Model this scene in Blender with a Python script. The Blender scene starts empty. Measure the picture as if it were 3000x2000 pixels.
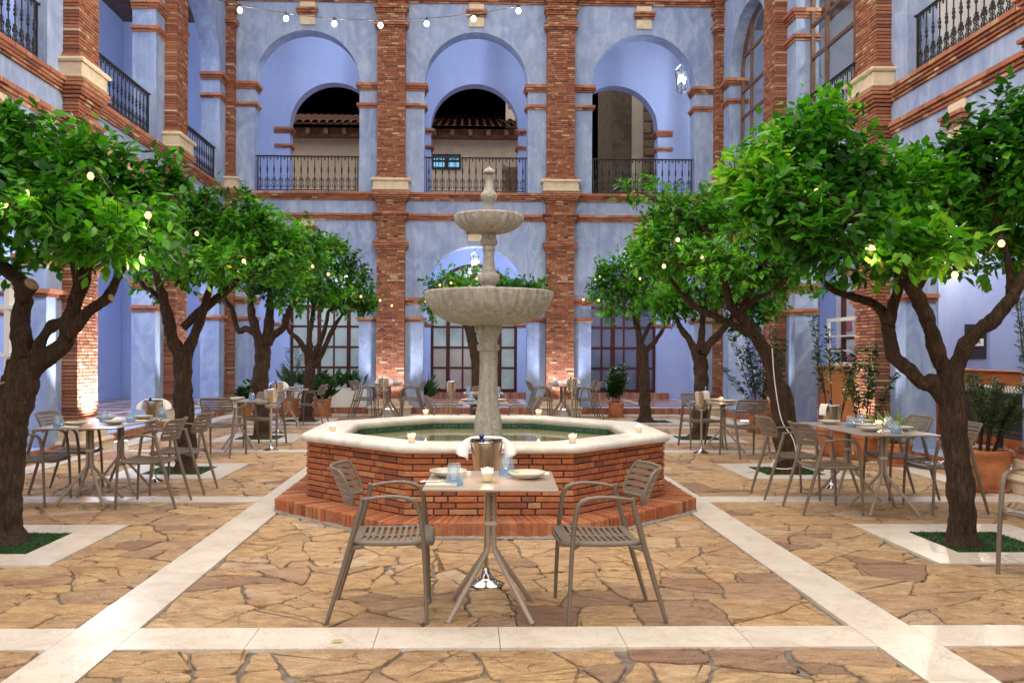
import bpy, math, random
import numpy as np
from mathutils import Vector, Matrix, noise

random.seed(7)
RNG = np.random.default_rng(7)
scene = bpy.context.scene
COL = scene.collection
R = math.radians
PI = math.pi

# ------------------------------------------------------------------ camera
H = 1.45; F = 2500.0; PX0 = 1430.0; PY0 = 1034.0
YAW = math.atan((PX0 - 1368.0) / F); ROLL = 0.004
FWD = Vector((math.sin(YAW), math.cos(YAW), 0)); RGT = Vector((math.cos(YAW), -math.sin(YAW), 0)); UPV = Vector((0, 0, 1))

def ray(px, py):
    dx, dy = px - PX0, py - PY0
    dx, dy = dx + ROLL * dy, dy - ROLL * dx
    return FWD + RGT * (dx / F) - UPV * (dy / F)

def at(px, py, Y):
    """the point seen at photo pixel (px,py) on the vertical plane y = Y"""
    d = ray(px, py); t = Y / d.y
    return Vector((d.x * t, Y, H + d.z * t))

cam_data = bpy.data.cameras.new('camera'); cam = bpy.data.objects.new('camera', cam_data); COL.objects.link(cam)
r_ = (RGT + UPV * ROLL).normalized(); u_ = (UPV - RGT * ROLL).normalized()
cam.matrix_world = Matrix(((r_.x, u_.x, -FWD.x, 0), (r_.y, u_.y, -FWD.y, 0), (r_.z, u_.z, -FWD.z, H), (0, 0, 0, 1)))
cam_data.sensor_width = 36.0; cam_data.lens = F / 3000 * 36
cam_data.shift_x = (1500 - PX0) / 3000; cam_data.shift_y = (PY0 - 1000) / 3000
cam_data.clip_start = 0.05; cam_data.clip_end = 500
scene.camera = cam

# ------------------------------------------------------------------ materials
def nt_new(name):
    m = bpy.data.materials.new(name); m.use_nodes = True
    nt = m.node_tree; nt.nodes.clear()
    return m, nt

def N(nt, typ, ins=None, **props):
    n = nt.nodes.new(typ)
    for k, v in props.items(): setattr(n, k, v)
    for k, v in (ins or {}).items():
        s = n.inputs[k]
        if hasattr(v, 'is_output'): nt.links.new(v, s)
        else: s.default_value = v
    return n

def c4(c): return (c[0], c[1], c[2], 1.0)

def ramp(nt, fac, stops, interp='LINEAR'):
    n = nt.nodes.new('ShaderNodeValToRGB'); nt.links.new(fac, n.inputs[0])
    e = n.color_ramp.elements; n.color_ramp.interpolation = interp
    while len(e) < len(stops): e.new(0.5)
    for i, (p, c) in enumerate(stops): e[i].position = p; e[i].color = c4(c)
    return n.outputs[0]

def mixc(nt, fac, a, b, blend='MIX'):
    n = nt.nodes.new('ShaderNodeMix'); n.data_type = 'RGBA'; n.blend_type = blend
    for s, v in ((n.inputs[0], fac), (n.inputs[6], a), (n.inputs[7], b)):
        if hasattr(v, 'is_output'): nt.links.new(v, s)
        elif isinstance(v, (int, float)): s.default_value = v
        else: s.default_value = c4(v)
    return n.outputs[2]

def coord(nt, scale=(1, 1, 1), kind='Object'):
    tc = nt.nodes.new('ShaderNodeTexCoord')
    mp = N(nt, 'ShaderNodeMapping', {'Vector': tc.outputs[kind], 'Scale': scale})
    return mp.outputs[0]

def noise_t(nt, vec, scale, detail=4, rough=0.55, dist=0.0):
    return N(nt, 'ShaderNodeTexNoise', {'Vector': vec, 'Scale': scale, 'Detail': detail, 'Roughness': rough, 'Distortion': dist}).outputs[0]

def bump(nt, h, strength=0.3, dist=0.01):
    return N(nt, 'ShaderNodeBump', {'Height': h, 'Strength': strength, 'Distance': dist}).outputs[0]

def finish(m, nt, shader):
    o = nt.nodes.new('ShaderNodeOutputMaterial'); nt.links.new(shader, o.inputs[0]); return m

def pbr(nt, **ins):
    return N(nt, 'ShaderNodeBsdfPrincipled', {k.replace('_', ' '): (c4(v) if isinstance(v, tuple) and len(v) == 3 and k == 'Base_Color' else v) for k, v in ins.items()}).outputs[0]

def simple(name, col, rough=0.6, metal=0.0, nscale=0, namp=0.15, bscale=0, bstr=0.2, bdist=0.004, spec=0.5, coat=0.0):
    m, nt = nt_new(name); v = coord(nt)
    c = c4(col)
    if nscale:
        n = noise_t(nt, v, nscale, 5)
        lo = tuple(x * (1 - namp * 1.6) for x in col); hi = tuple(min(1, x * (1 + namp * 1.6)) for x in col)
        c = ramp(nt, n, [(0.25, lo), (0.75, hi)])
    ins = {'Base Color': c, 'Roughness': rough, 'Metallic': metal, 'Specular IOR Level': spec, 'Coat Weight': coat}
    if bscale: ins['Normal'] = bump(nt, noise_t(nt, v, bscale, 6), bstr, bdist)
    return finish(m, nt, N(nt, 'ShaderNodeBsdfPrincipled', ins).outputs[0])

def attr(nt, name='rnd'):
    return N(nt, 'ShaderNodeAttribute', attribute_name=name).outputs['Fac']

def plaster_mat(name, a, b, c):
    m, nt = nt_new(name); v = coord(nt)
    n1 = noise_t(nt, v, 0.8, 4, 0.55, 0.8)
    n2 = noise_t(nt, coord(nt, (1.6, 1.6, 0.9)), 2.2, 7, 0.62, 1.6)
    col = ramp(nt, n2, [(0.33, a), (0.50, b), (0.66, c)])
    col2 = mixc(nt, 0.45, col, ramp(nt, n1, [(0.3, a), (0.7, c)]))
    st = noise_t(nt, coord(nt, (5, 5, 0.35)), 1.0, 4, 0.6, 0.3)
    col3 = mixc(nt, 0.22, col2, ramp(nt, st, [(0.35, a), (0.7, c)]))
    bb = bump(nt, noise_t(nt, v, 30, 5, 0.6, 0.5), 0.25, 0.006)
    return finish(m, nt, pbr(nt, Base_Color=col3, Roughness=0.78, Normal=bb, Specular_IOR_Level=0.25))

def brick_mat(name, stops, bumpy=0.5):
    m, nt = nt_new(name); v = coord(nt)
    col = ramp(nt, attr(nt), stops)
    n = noise_t(nt, v, 22, 6, 0.65, 0.4)
    n2 = noise_t(nt, coord(nt, (9, 9, 30)), 1.0, 4, 0.6, 0.6)
    col = mixc(nt, 0.55, col, ramp(nt, n, [(0.3, (0.45, 0.42, 0.42)), (0.7, (1.25, 1.2, 1.15))]), 'MULTIPLY')
    col = mixc(nt, ramp(nt, n2, [(0.62, (0, 0, 0)), (0.8, (0.5, 0.5, 0.5))]), col, (0.55, 0.38, 0.22))
    bb = bump(nt, n, bumpy, 0.006)
    return finish(m, nt, pbr(nt, Base_Color=col, Roughness=0.85, Normal=bb, Specular_IOR_Level=0.3))

def facing_f(nt, lo, hi, power, normal=None):
    lw = nt.nodes.new('ShaderNodeLayerWeight'); lw.inputs[0].default_value = 0.5
    if normal is not None: nt.links.new(normal, lw.inputs[1])
    p = N(nt, 'ShaderNodeMath', {0: lw.outputs['Facing'], 1: power}, operation='POWER').outputs[0]
    return N(nt, 'ShaderNodeMath', {0: p, 1: hi - lo, 2: lo}, operation='MULTIPLY_ADD').outputs[0]

def thin_glass(name, tint, refl_rough=0.02, gloss=0.8, body=0.0, bodycol=(0.5, 0.6, 0.8)):
    m, nt = nt_new(name)
    tr = N(nt, 'ShaderNodeBsdfTransparent', {'Color': c4(tint)}).outputs[0]
    gl = N(nt, 'ShaderNodeBsdfGlossy', {'Color': (gloss, gloss, gloss, 1), 'Roughness': refl_rough}).outputs[0]
    fr = facing_f(nt, 0.05, 0.75, 4.0)
    sh = N(nt, 'ShaderNodeMixShader', {0: fr, 1: tr, 2: gl}).outputs[0]
    if body > 0:
        df = N(nt, 'ShaderNodeBsdfDiffuse', {'Color': c4(bodycol)}).outputs[0]
        tl = N(nt, 'ShaderNodeBsdfTranslucent', {'Color': c4(bodycol)}).outputs[0]
        d2 = N(nt, 'ShaderNodeMixShader', {0: 0.5, 1: df, 2: tl}).outputs[0]
        sh = N(nt, 'ShaderNodeMixShader', {0: body, 1: sh, 2: d2}).outputs[0]
    return finish(m, nt, sh)

def emit(name, col, s):
    m, nt = nt_new(name)
    return finish(m, nt, N(nt, 'ShaderNodeEmission', {'Color': c4(col), 'Strength': s}).outputs[0])

def leaf_mat(name, stops, transl=0.42, rough=0.38):
    m, nt = nt_new(name)
    col = ramp(nt, attr(nt), stops)
    v = coord(nt)
    col = mixc(nt, 0.5, col, ramp(nt, noise_t(nt, v, 30, 3), [(0.3, (0.7, 0.7, 0.7)), (0.7, (1.2, 1.2, 1.2))]), 'MULTIPLY')
    pb = N(nt, 'ShaderNodeBsdfPrincipled', {'Base Color': col, 'Roughness': rough, 'Specular IOR Level': 0.4}).outputs[0]
    tcol = mixc(nt, 1.0, col, (1.5, 1.7, 0.5), 'MULTIPLY')
    tl = N(nt, 'ShaderNodeBsdfTranslucent', {'Color': tcol}).outputs[0]
    return finish(m, nt, N(nt, 'ShaderNodeMixShader', {0: transl, 1: pb, 2: tl}).outputs[0])

M = {}
M['plaster'] = plaster_mat('blue_plaster', (0.165, 0.228, 0.430), (0.250, 0.330, 0.555), (0.44, 0.535, 0.71))
M['plaster_in'] = plaster_mat('gallery_plaster', (0.290, 0.360, 0.60), (0.320, 0.392, 0.63), (0.360, 0.432, 0.67))
BR = [(0.0, (0.11, 0.055, 0.050)), (0.12, (0.19, 0.080, 0.060)), (0.35, (0.295, 0.110, 0.066)), (0.60, (0.355, 0.145, 0.082)), (0.80, (0.39, 0.195, 0.115)), (0.89, (0.48, 0.31, 0.19)), (1.0, (0.58, 0.45, 0.31))]
M['brick'] = brick_mat('pilaster_brick', BR)
M['brick_f'] = brick_mat('fountain_brick', [(0.0, (0.16, 0.07, 0.055)), (0.2, (0.30, 0.10, 0.055)), (0.5, (0.41, 0.135, 0.060)), (0.8, (0.45, 0.175, 0.080)), (0.94, (0.47, 0.26, 0.13)), (1.0, (0.55, 0.40, 0.24))], 0.7)
M['tile'] = brick_mat('terracotta_tile', [(0.0, (0.26, 0.095, 0.062)), (0.4, (0.36, 0.140, 0.085)), (0.8, (0.42, 0.195, 0.120)), (1.0, (0.50, 0.32, 0.20))])
M['mortar'] = simple('dark_mortar', (0.055, 0.045, 0.04), 0.95, nscale=30, bscale=60, bstr=0.5)
M['mortar_l'] = simple('grey_mortar', (0.30, 0.27, 0.25), 0.95, nscale=25, bscale=60, bstr=0.6)
M['cream'] = simple('cream_stone', (0.62, 0.52, 0.38), 0.8, nscale=6, namp=0.12, bscale=40, bstr=0.35)
M['marble'] = None
M['white_rim'] = simple('white_limewash', (0.62, 0.60, 0.555), 0.5, nscale=7, namp=0.10, bscale=34, bstr=0.8, bdist=0.010)

def fountain_stone():
    m, nt = nt_new('fountain_stone'); v = coord(nt)
    n1 = noise_t(nt, v, 7, 6, 0.6, 0.3)
    st = noise_t(nt, coord(nt, (14, 14, 0.8)), 1.6, 5, 0.6, 0.2)
    col = ramp(nt, n1, [(0.25, (0.42, 0.40, 0.365)), (0.55, (0.50, 0.48, 0.44)), (0.8, (0.55, 0.53, 0.49))])
    col = mixc(nt, 0.5, col, ramp(nt, st, [(0.35, (0.50, 0.44, 0.38)), (0.6, (1.05, 1.02, 1.0))]), 'MULTIPLY')
    och = noise_t(nt, v, 2.6, 4, 0.5, 0.6)
    col = mixc(nt, ramp(nt, och, [(0.60, (0, 0, 0)), (0.72, (0.35, 0.35, 0.35))]), col, (0.50, 0.36, 0.20))
    hb = noise_t(nt, v, 26, 7, 0.68, 0.6)
    col = mixc(nt, 0.8, col, ramp(nt, hb, [(0.30, (0.72, 0.71, 0.69)), (0.48, (0.98, 0.98, 0.98)), (0.68, (1.14, 1.14, 1.14))]), 'MULTIPLY')  # pits darkened in the colour, since the bump alone barely shades
    return finish(m, nt, pbr(nt, Base_Color=col, Roughness=0.8, Normal=bump(nt, hb, 1.0, 0.035), Specular_IOR_Level=0.3))
M['fstone'] = fountain_stone()

def marble_mat():
    m, nt = nt_new('cream_marble'); v = coord(nt)
    n = noise_t(nt, v, 3.2, 7, 0.6, 1.4)
    col = ramp(nt, n, [(0.3, (0.56, 0.49, 0.42)), (0.5, (0.66, 0.595, 0.52)), (0.7, (0.71, 0.66, 0.60))])
    col = mixc(nt, 0.35, col, ramp(nt, attr(nt), [(0, (0.85, 0.83, 0.80)), (1, (1.06, 1.05, 1.04))]), 'MULTIPLY')
    vein = noise_t(nt, v, 2.0, 5, 0.7, 2.4)
    vm = N(nt, 'ShaderNodeMath', {0: vein, 1: 0.5}, operation='SUBTRACT').outputs[0]
    vm = N(nt, 'ShaderNodeMath', {0: vm}, operation='ABSOLUTE').outputs[0]
    col = mixc(nt, ramp(nt, vm, [(0.0, (0.55, 0.55, 0.55)), (0.010, (0, 0, 0))]), col, (0.34, 0.23, 0.15))
    dirt = noise_t(nt, v, 1.1, 5, 0.6)
    ro = N(nt, 'ShaderNodeMapRange', {'Value': dirt, 'From Min': 0.3, 'From Max': 0.7, 'To Min': 0.24, 'To Max': 0.44}).outputs[0]
    return finish(m, nt, pbr(nt, Base_Color=col, Roughness=ro, Specular_IOR_Level=0.5))
M['marble'] = marble_mat()

def flag_mat():
    m, nt = nt_new('flagstone'); v = coord(nt)
    col = ramp(nt, attr(nt), [(0.0, (0.29, 0.185, 0.130)), (0.14, (0.35, 0.240, 0.165)), (0.30, (0.43, 0.300, 0.195)), (0.5, (0.49, 0.350, 0.205)), (0.68, (0.54, 0.380, 0.205)), (0.85, (0.53, 0.410, 0.275)), (1.0, (0.58, 0.48, 0.35))])
    gr = coord(nt, (1.0, 2.1, 1.0))
    big = noise_t(nt, gr, 4.2, 8, 0.72, 1.6)
    col = mixc(nt, 0.9, col, ramp(nt, big, [(0.28, (0.48, 0.38, 0.33)), (0.43, (0.82, 0.74, 0.68)), (0.55, (1.05, 1.0, 0.95)), (0.72, (1.38, 1.32, 1.18))]), 'MULTIPLY')
    rust = noise_t(nt, v, 2.3, 7, 0.68, 1.2)
    col = mixc(nt, ramp(nt, rust, [(0.50, (0, 0, 0)), (0.68, (0.55, 0.55, 0.55))]), col, (0.30, 0.145, 0.075))
    pale = noise_t(nt, gr, 5.5, 8, 0.75, 1.0)
    col = mixc(nt, ramp(nt, pale, [(0.57, (0, 0, 0)), (0.72, (0.6, 0.6, 0.6))]), col, (0.62, 0.47, 0.28))
    fine = noise_t(nt, gr, 60, 9, 0.8, 0.3)
    col = mixc(nt, 0.95, col, ramp(nt, fine, [(0.30, (0.40, 0.36, 0.33)), (0.47, (0.95, 0.93, 0.92)), (0.66, (1.35, 1.32, 1.26))]), 'MULTIPLY')
    wv = N(nt, 'ShaderNodeTexNoise', {'Vector': v, 'Scale': 3.0, 'Detail': 6, 'Roughness': 0.65})
    wv2 = N(nt, 'ShaderNodeVectorMath', {0: wv.outputs[1], 1: (0.55, 0.55, 0.0)}, operation='MULTIPLY').outputs[0]
    wv3 = N(nt, 'ShaderNodeVectorMath', {0: gr, 1: wv2}, operation='ADD').outputs[0]
    vo = N(nt, 'ShaderNodeTexVoronoi', {'Vector': wv3, 'Scale': 2.6}, feature='DISTANCE_TO_EDGE').outputs['Distance']
    msk = noise_t(nt, v, 1.6, 3)
    ck = mixc(nt, ramp(nt, msk, [(0.44, (0, 0, 0)), (0.56, (1, 1, 1))]), (0, 0, 0), ramp(nt, vo, [(0.0, (1, 1, 1)), (0.013, (0, 0, 0))]))
    col = mixc(nt, ck, col, (0.10, 0.065, 0.045))
    h0 = noise_t(nt, gr, 9, 10, 0.74, 0.8)
    h1 = N(nt, 'ShaderNodeMath', {0: h0, 1: N(nt, 'ShaderNodeMath', {0: ck, 1: 0.25}, operation='MULTIPLY').outputs[0]}, operation='SUBTRACT').outputs[0]
    b1 = bump(nt, h1, 0.9, 0.03)
    b2 = N(nt, 'ShaderNodeBump', {'Height': fine, 'Strength': 0.55, 'Distance': 0.006, 'Normal': b1}).outputs[0]
    ro = N(nt, 'ShaderNodeMapRange', {'Value': big, 'From Min': 0.3, 'From Max': 0.7, 'To Min': 0.5, 'To Max': 0.8}).outputs[0]
    return finish(m, nt, pbr(nt, Base_Color=col, Roughness=ro, Normal=b2, Specular_IOR_Level=0.4))
M['flag'] = flag_mat()
M['joint'] = simple('sandy_joint', (0.17, 0.140, 0.118), 0.95, nscale=14, namp=0.35, bscale=70, bstr=0.8, bdist=0.008)
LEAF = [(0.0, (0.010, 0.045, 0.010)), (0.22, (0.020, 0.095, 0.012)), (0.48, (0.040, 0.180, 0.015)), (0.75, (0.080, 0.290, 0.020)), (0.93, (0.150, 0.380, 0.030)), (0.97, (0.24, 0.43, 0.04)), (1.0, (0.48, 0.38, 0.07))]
M['leaf'] = leaf_mat('citrus_leaf', LEAF)
M['leaf_dark'] = leaf_mat('laurel_leaf', [(0.0, (0.012, 0.035, 0.012)), (0.5, (0.022, 0.065, 0.018)), (0.9, (0.05, 0.14, 0.03)), (1.0, (0.09, 0.22, 0.05))], 0.22, 0.35)
M['leaf_olive'] = leaf_mat('olive_leaf', [(0.0, (0.03, 0.06, 0.03)), (0.5, (0.06, 0.11, 0.045)), (1.0, (0.16, 0.22, 0.11))], 0.2, 0.5)
M['leaf_spider'] = leaf_mat('striped_leaf', [(0.0, (0.10, 0.20, 0.04)), (0.5, (0.25, 0.34, 0.10)), (1.0, (0.55, 0.55, 0.28))], 0.3, 0.45)
M['grass'] = leaf_mat('turf_blade', [(0.0, (0.010, 0.042, 0.010)), (0.6, (0.018, 0.085, 0.014)), (1.0, (0.045, 0.15, 0.025))], 0.2, 0.6)
M['soil'] = simple('dark_soil', (0.035, 0.026, 0.018), 0.95, nscale=40, namp=0.4, bscale=80, bstr=0.8)

def bark_mat():
    m, nt = nt_new('bark'); v = coord(nt)
    n = noise_t(nt, coord(nt, (22, 22, 5)), 1.5, 7, 0.7, 1.2)
    n2 = noise_t(nt, v, 5, 5, 0.6)
    col = ramp(nt, n, [(0.28, (0.018, 0.011, 0.008)), (0.48, (0.062, 0.038, 0.025)), (0.72, (0.135, 0.085, 0.056))])
    col = mixc(nt, 0.5, col, ramp(nt, n2, [(0.3, (0.7, 0.66, 0.62)), (0.7, (1.25, 1.2, 1.15))]), 'MULTIPLY')
    spk = noise_t(nt, v, 90, 2)
    col = mixc(nt, ramp(nt, spk, [(0.70, (0, 0, 0)), (0.76, (0.6, 0.6, 0.6))]), col, (0.30, 0.26, 0.21))
    return finish(m, nt, pbr(nt, Base_Color=col, Roughness=0.85, Normal=bump(nt, n, 1.0, 0.06), Specular_IOR_Level=0.25))
M['bark'] = bark_mat()
M['cutwood'] = simple('cut_wood', (0.33, 0.22, 0.11), 0.8, nscale=12, namp=0.3)
M['resin'] = simple('taupe_resin', (0.160, 0.125, 0.096), 0.42, nscale=4, namp=0.05, bscale=220, bstr=0.12, bdist=0.001)
M['ttop'] = simple('table_laminate', (0.34, 0.285, 0.245), 0.28, nscale=18, namp=0.08)
M['tedge'] = simple('table_edge', (0.24, 0.20, 0.17), 0.4)
M['tleg'] = simple('painted_steel', (0.33, 0.265, 0.215), 0.4)
M['clip'] = simple('pale_clip', (0.55, 0.50, 0.44), 0.45)
M['chrome'] = simple('polished_steel', (0.55, 0.54, 0.53), 0.10, 1.0)
M['steel'] = simple('brushed_steel', (0.62, 0.575, 0.52), 0.22, 1.0, bscale=90, bstr=0.05)
M['tumbler'] = thin_glass('blue_tumbler', (0.90, 0.95, 0.985), 0.03, 1.0, 0.13, (0.72, 0.84, 0.97))
M['tumbler_b'] = thin_glass('tumbler_band', (0.74, 0.86, 0.97), 0.05, 1.0, 0.22, (0.42, 0.64, 0.92))
M['clear'] = thin_glass('clear_glass', (0.93, 0.96, 0.95), 0.02)
M['candle_glass'] = thin_glass('candle_glass', (0.93, 0.94, 0.93), 0.04, 1.0, 0.07, (0.8, 0.8, 0.78))

def wax_mat():
    m, nt = nt_new('lit_wax')
    pb = N(nt, 'ShaderNodeBsdfPrincipled', {'Base Color': (0.85, 0.76, 0.58, 1), 'Roughness': 0.5, 'Emission Color': (1.0, 0.62, 0.25, 1), 'Emission Strength': 0.28}).outputs[0]  # emission stands in for flame light glowing through the wax
    return finish(m, nt, pb)
M['wax'] = wax_mat()
M['flame'] = emit('flame', (1.0, 0.66, 0.28), 9)
M['bulb'] = emit('lamp_bulb', (1.0, 0.60, 0.22), 2.2)
M['bulb_w'] = emit('white_bulb', (1.0, 0.90, 0.74), 6)
M['lantern_glow'] = emit('lantern_bulb', (0.92, 0.95, 1.0), 26)
M['plate'] = simple('white_stoneware', (0.66, 0.60, 0.54), 0.4, nscale=60, namp=0.06)
M['glaze'] = simple('green_glaze', (0.34, 0.36, 0.28), 0.12, nscale=16, namp=0.18, coat=0.4)
M['napkin'] = simple('white_linen', (0.78, 0.77, 0.76), 0.85, bscale=180, bstr=0.2)
M['paper'] = simple('cream_napkin', (0.76, 0.68, 0.52), 0.85)
M['bottle'] = simple('blue_bottle', (0.008, 0.015, 0.20), 0.08, coat=0.5)
M['foil'] = simple('blue_foil', (0.01, 0.02, 0.16), 0.3, 0.6)
M['iron'] = simple('black_iron', (0.018, 0.017, 0.018), 0.45, 0.3, bscale=80, bstr=0.2)
M['cable'] = simple('black_cable', (0.012, 0.012, 0.014), 0.6)
M['wood_dark'] = simple('dark_beam', (0.135, 0.064, 0.036), 0.6, nscale=7, namp=0.4)
M['frame'] = simple('mahogany_frame', (0.065, 0.014, 0.010), 0.5, spec=0.25, nscale=9, namp=0.25)
M['frame_b'] = simple('brown_frame', (0.14, 0.068, 0.042), 0.4, nscale=9, namp=0.2)
M['white_paint'] = simple('white_paint', (0.80, 0.79, 0.77), 0.5)
M['house'] = simple('cream_render', (0.50, 0.43, 0.34), 0.85, nscale=3, namp=0.08)
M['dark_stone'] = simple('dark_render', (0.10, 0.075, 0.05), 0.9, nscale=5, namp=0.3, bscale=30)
M['quoin'] = brick_mat('rubble_stone', [(0, (0.15, 0.11, 0.07)), (0.5, (0.24, 0.18, 0.12)), (1, (0.33, 0.26, 0.18))])
M['rooftile'] = simple('old_roof_tile', (0.16, 0.070, 0.042), 0.9, nscale=10, namp=0.45)
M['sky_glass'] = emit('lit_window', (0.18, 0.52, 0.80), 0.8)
M['pot'] = simple('terracotta_pot', (0.46, 0.17, 0.065), 0.65, nscale=7, namp=0.28, bscale=22, bstr=0.3)
M['wood_or'] = simple('orange_wood', (0.52, 0.175, 0.045), 0.45, nscale=4, namp=0.12)
M['room_wall'] = simple('pale_room_wall', (0.62, 0.58, 0.52), 0.85)
M['red'] = simple('red_sign', (0.55, 0.02, 0.015), 0.5)
M['black'] = simple('matte_black', (0.012, 0.012, 0.016), 0.6)
M['green'] = simple('dark_green', (0.01, 0.10, 0.06), 0.6)
M['wicker'] = simple('dark_wicker', (0.035, 0.030, 0.028), 0.6, nscale=50, namp=0.3)

def pane_mat(name, a, b, rough, emi=0.0):
    m, nt = nt_new(name); v = coord(nt)
    col = ramp(nt, noise_t(nt, v, 0.9, 3), [(0.3, a), (0.7, b)])
    ins = {'Base Color': col, 'Roughness': rough, 'Specular IOR Level': 0.6, 'Coat Weight': 0.6, 'Coat Roughness': 0.03}
    if emi: ins['Emission Color'] = col; ins['Emission Strength'] = emi  # emission puts a backlit glow into the pane itself
    return finish(m, nt, N(nt, 'ShaderNodeBsdfPrincipled', ins).outputs[0])
M['pane'] = pane_mat('curtained_glass', (0.20, 0.26, 0.24), (0.42, 0.47, 0.42), 0.22, 0.10)
M['pane_pink'] = pane_mat('pink_curtained_glass', (0.24, 0.19, 0.17), (0.36, 0.33, 0.28), 0.22, 0.10)
M['pane_dark'] = pane_mat('dusky_glass', (0.085, 0.095, 0.14), (0.16, 0.17, 0.23), 0.15)  # bluish tone paints the reflected blue walls into the glass

def check_mat():
    m, nt = nt_new('gingham')
    v = coord(nt)
    ch = N(nt, 'ShaderNodeTexChecker', {'Vector': v, 'Color1': (0.62, 0.58, 0.54, 1), 'Color2': (0.03, 0.025, 0.03, 1), 'Scale': 34.0}).outputs[0]
    return finish(m, nt, pbr(nt, Base_Color=ch, Roughness=0.9))
M['gingham'] = check_mat()

def mosaic_floor():
    m, nt = nt_new('pool_mosaic'); v = coord(nt)
    b = N(nt, 'ShaderNodeTexBrick', {'Vector': v, 'Color1': (0.42, 0.40, 0.30, 1), 'Color2': (0.50, 0.49, 0.37, 1), 'Mortar': (0.62, 0.60, 0.48, 1), 'Scale': 1.0, 'Mortar Size': 0.003, 'Brick Width': 0.05, 'Row Height': 0.05}, offset=0.0).outputs[0]
    b = mixc(nt, 0.6, b, ramp(nt, noise_t(nt, v, 2.2, 5), [(0.3, (0.6, 0.55, 0.45)), (0.7, (1.1, 1.1, 1.1))]), 'MULTIPLY')
    return finish(m, nt, pbr(nt, Base_Color=b, Roughness=0.5))
M['pool'] = mosaic_floor()
M['mosaic'] = brick_mat('green_mosaic', [(0, (0.02, 0.09, 0.08)), (0.5, (0.045, 0.17, 0.15)), (1, (0.11, 0.29, 0.26))], 0.1)

def water_mat():
    m, nt = nt_new('pool_water'); v = coord(nt)
    bb = bump(nt, noise_t(nt, v, 6, 3), 0.05, 0.01)
    tr = N(nt, 'ShaderNodeBsdfTransparent', {'Color': (0.74, 0.78, 0.62, 1)}).outputs[0]
    gl = N(nt, 'ShaderNodeBsdfGlossy', {'Color': (1, 1, 1, 1), 'Roughness': 0.03, 'Normal': bb}).outputs[0]
    fr = facing_f(nt, 0.03, 0.55, 5.0, bb)
    return finish(m, nt, N(nt, 'ShaderNodeMixShader', {0: fr, 1: tr, 2: gl}).outputs[0])
M['water'] = water_mat()

def gfloor_mat():
    m, nt = nt_new('gallery_tile'); v = coord(nt)
    b = N(nt, 'ShaderNodeTexBrick', {'Vector': v, 'Color1': (0.34, 0.135, 0.08, 1), 'Color2': (0.44, 0.20, 0.12, 1), 'Mortar': (0.42, 0.34, 0.28, 1), 'Scale': 1.0, 'Mortar Size': 0.006, 'Brick Width': 0.3, 'Row Height': 0.3}, offset=0.0).outputs[0]
    b2 = N(nt, 'ShaderNodeTexBrick', {'Vector': v, 'Color1': (0, 0, 0, 1), 'Color2': (0, 0, 0, 1), 'Mortar': (1, 1, 1, 1), 'Scale': 1.0, 'Mortar Size': 0.10, 'Brick Width': 1.5, 'Row Height': 1.1}, offset=0.0).outputs[0]
    c = mixc(nt, b2, b, (0.66, 0.58, 0.50))
    c = mixc(nt, 0.5, c, ramp(nt, noise_t(nt, v, 6, 5), [(0.3, (0.75, 0.75, 0.75)), (0.7, (1.15, 1.15, 1.15))]), 'MULTIPLY')
    return finish(m, nt, pbr(nt, Base_Color=c, Roughness=0.25))
M['gfloor'] = gfloor_mat()

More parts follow.
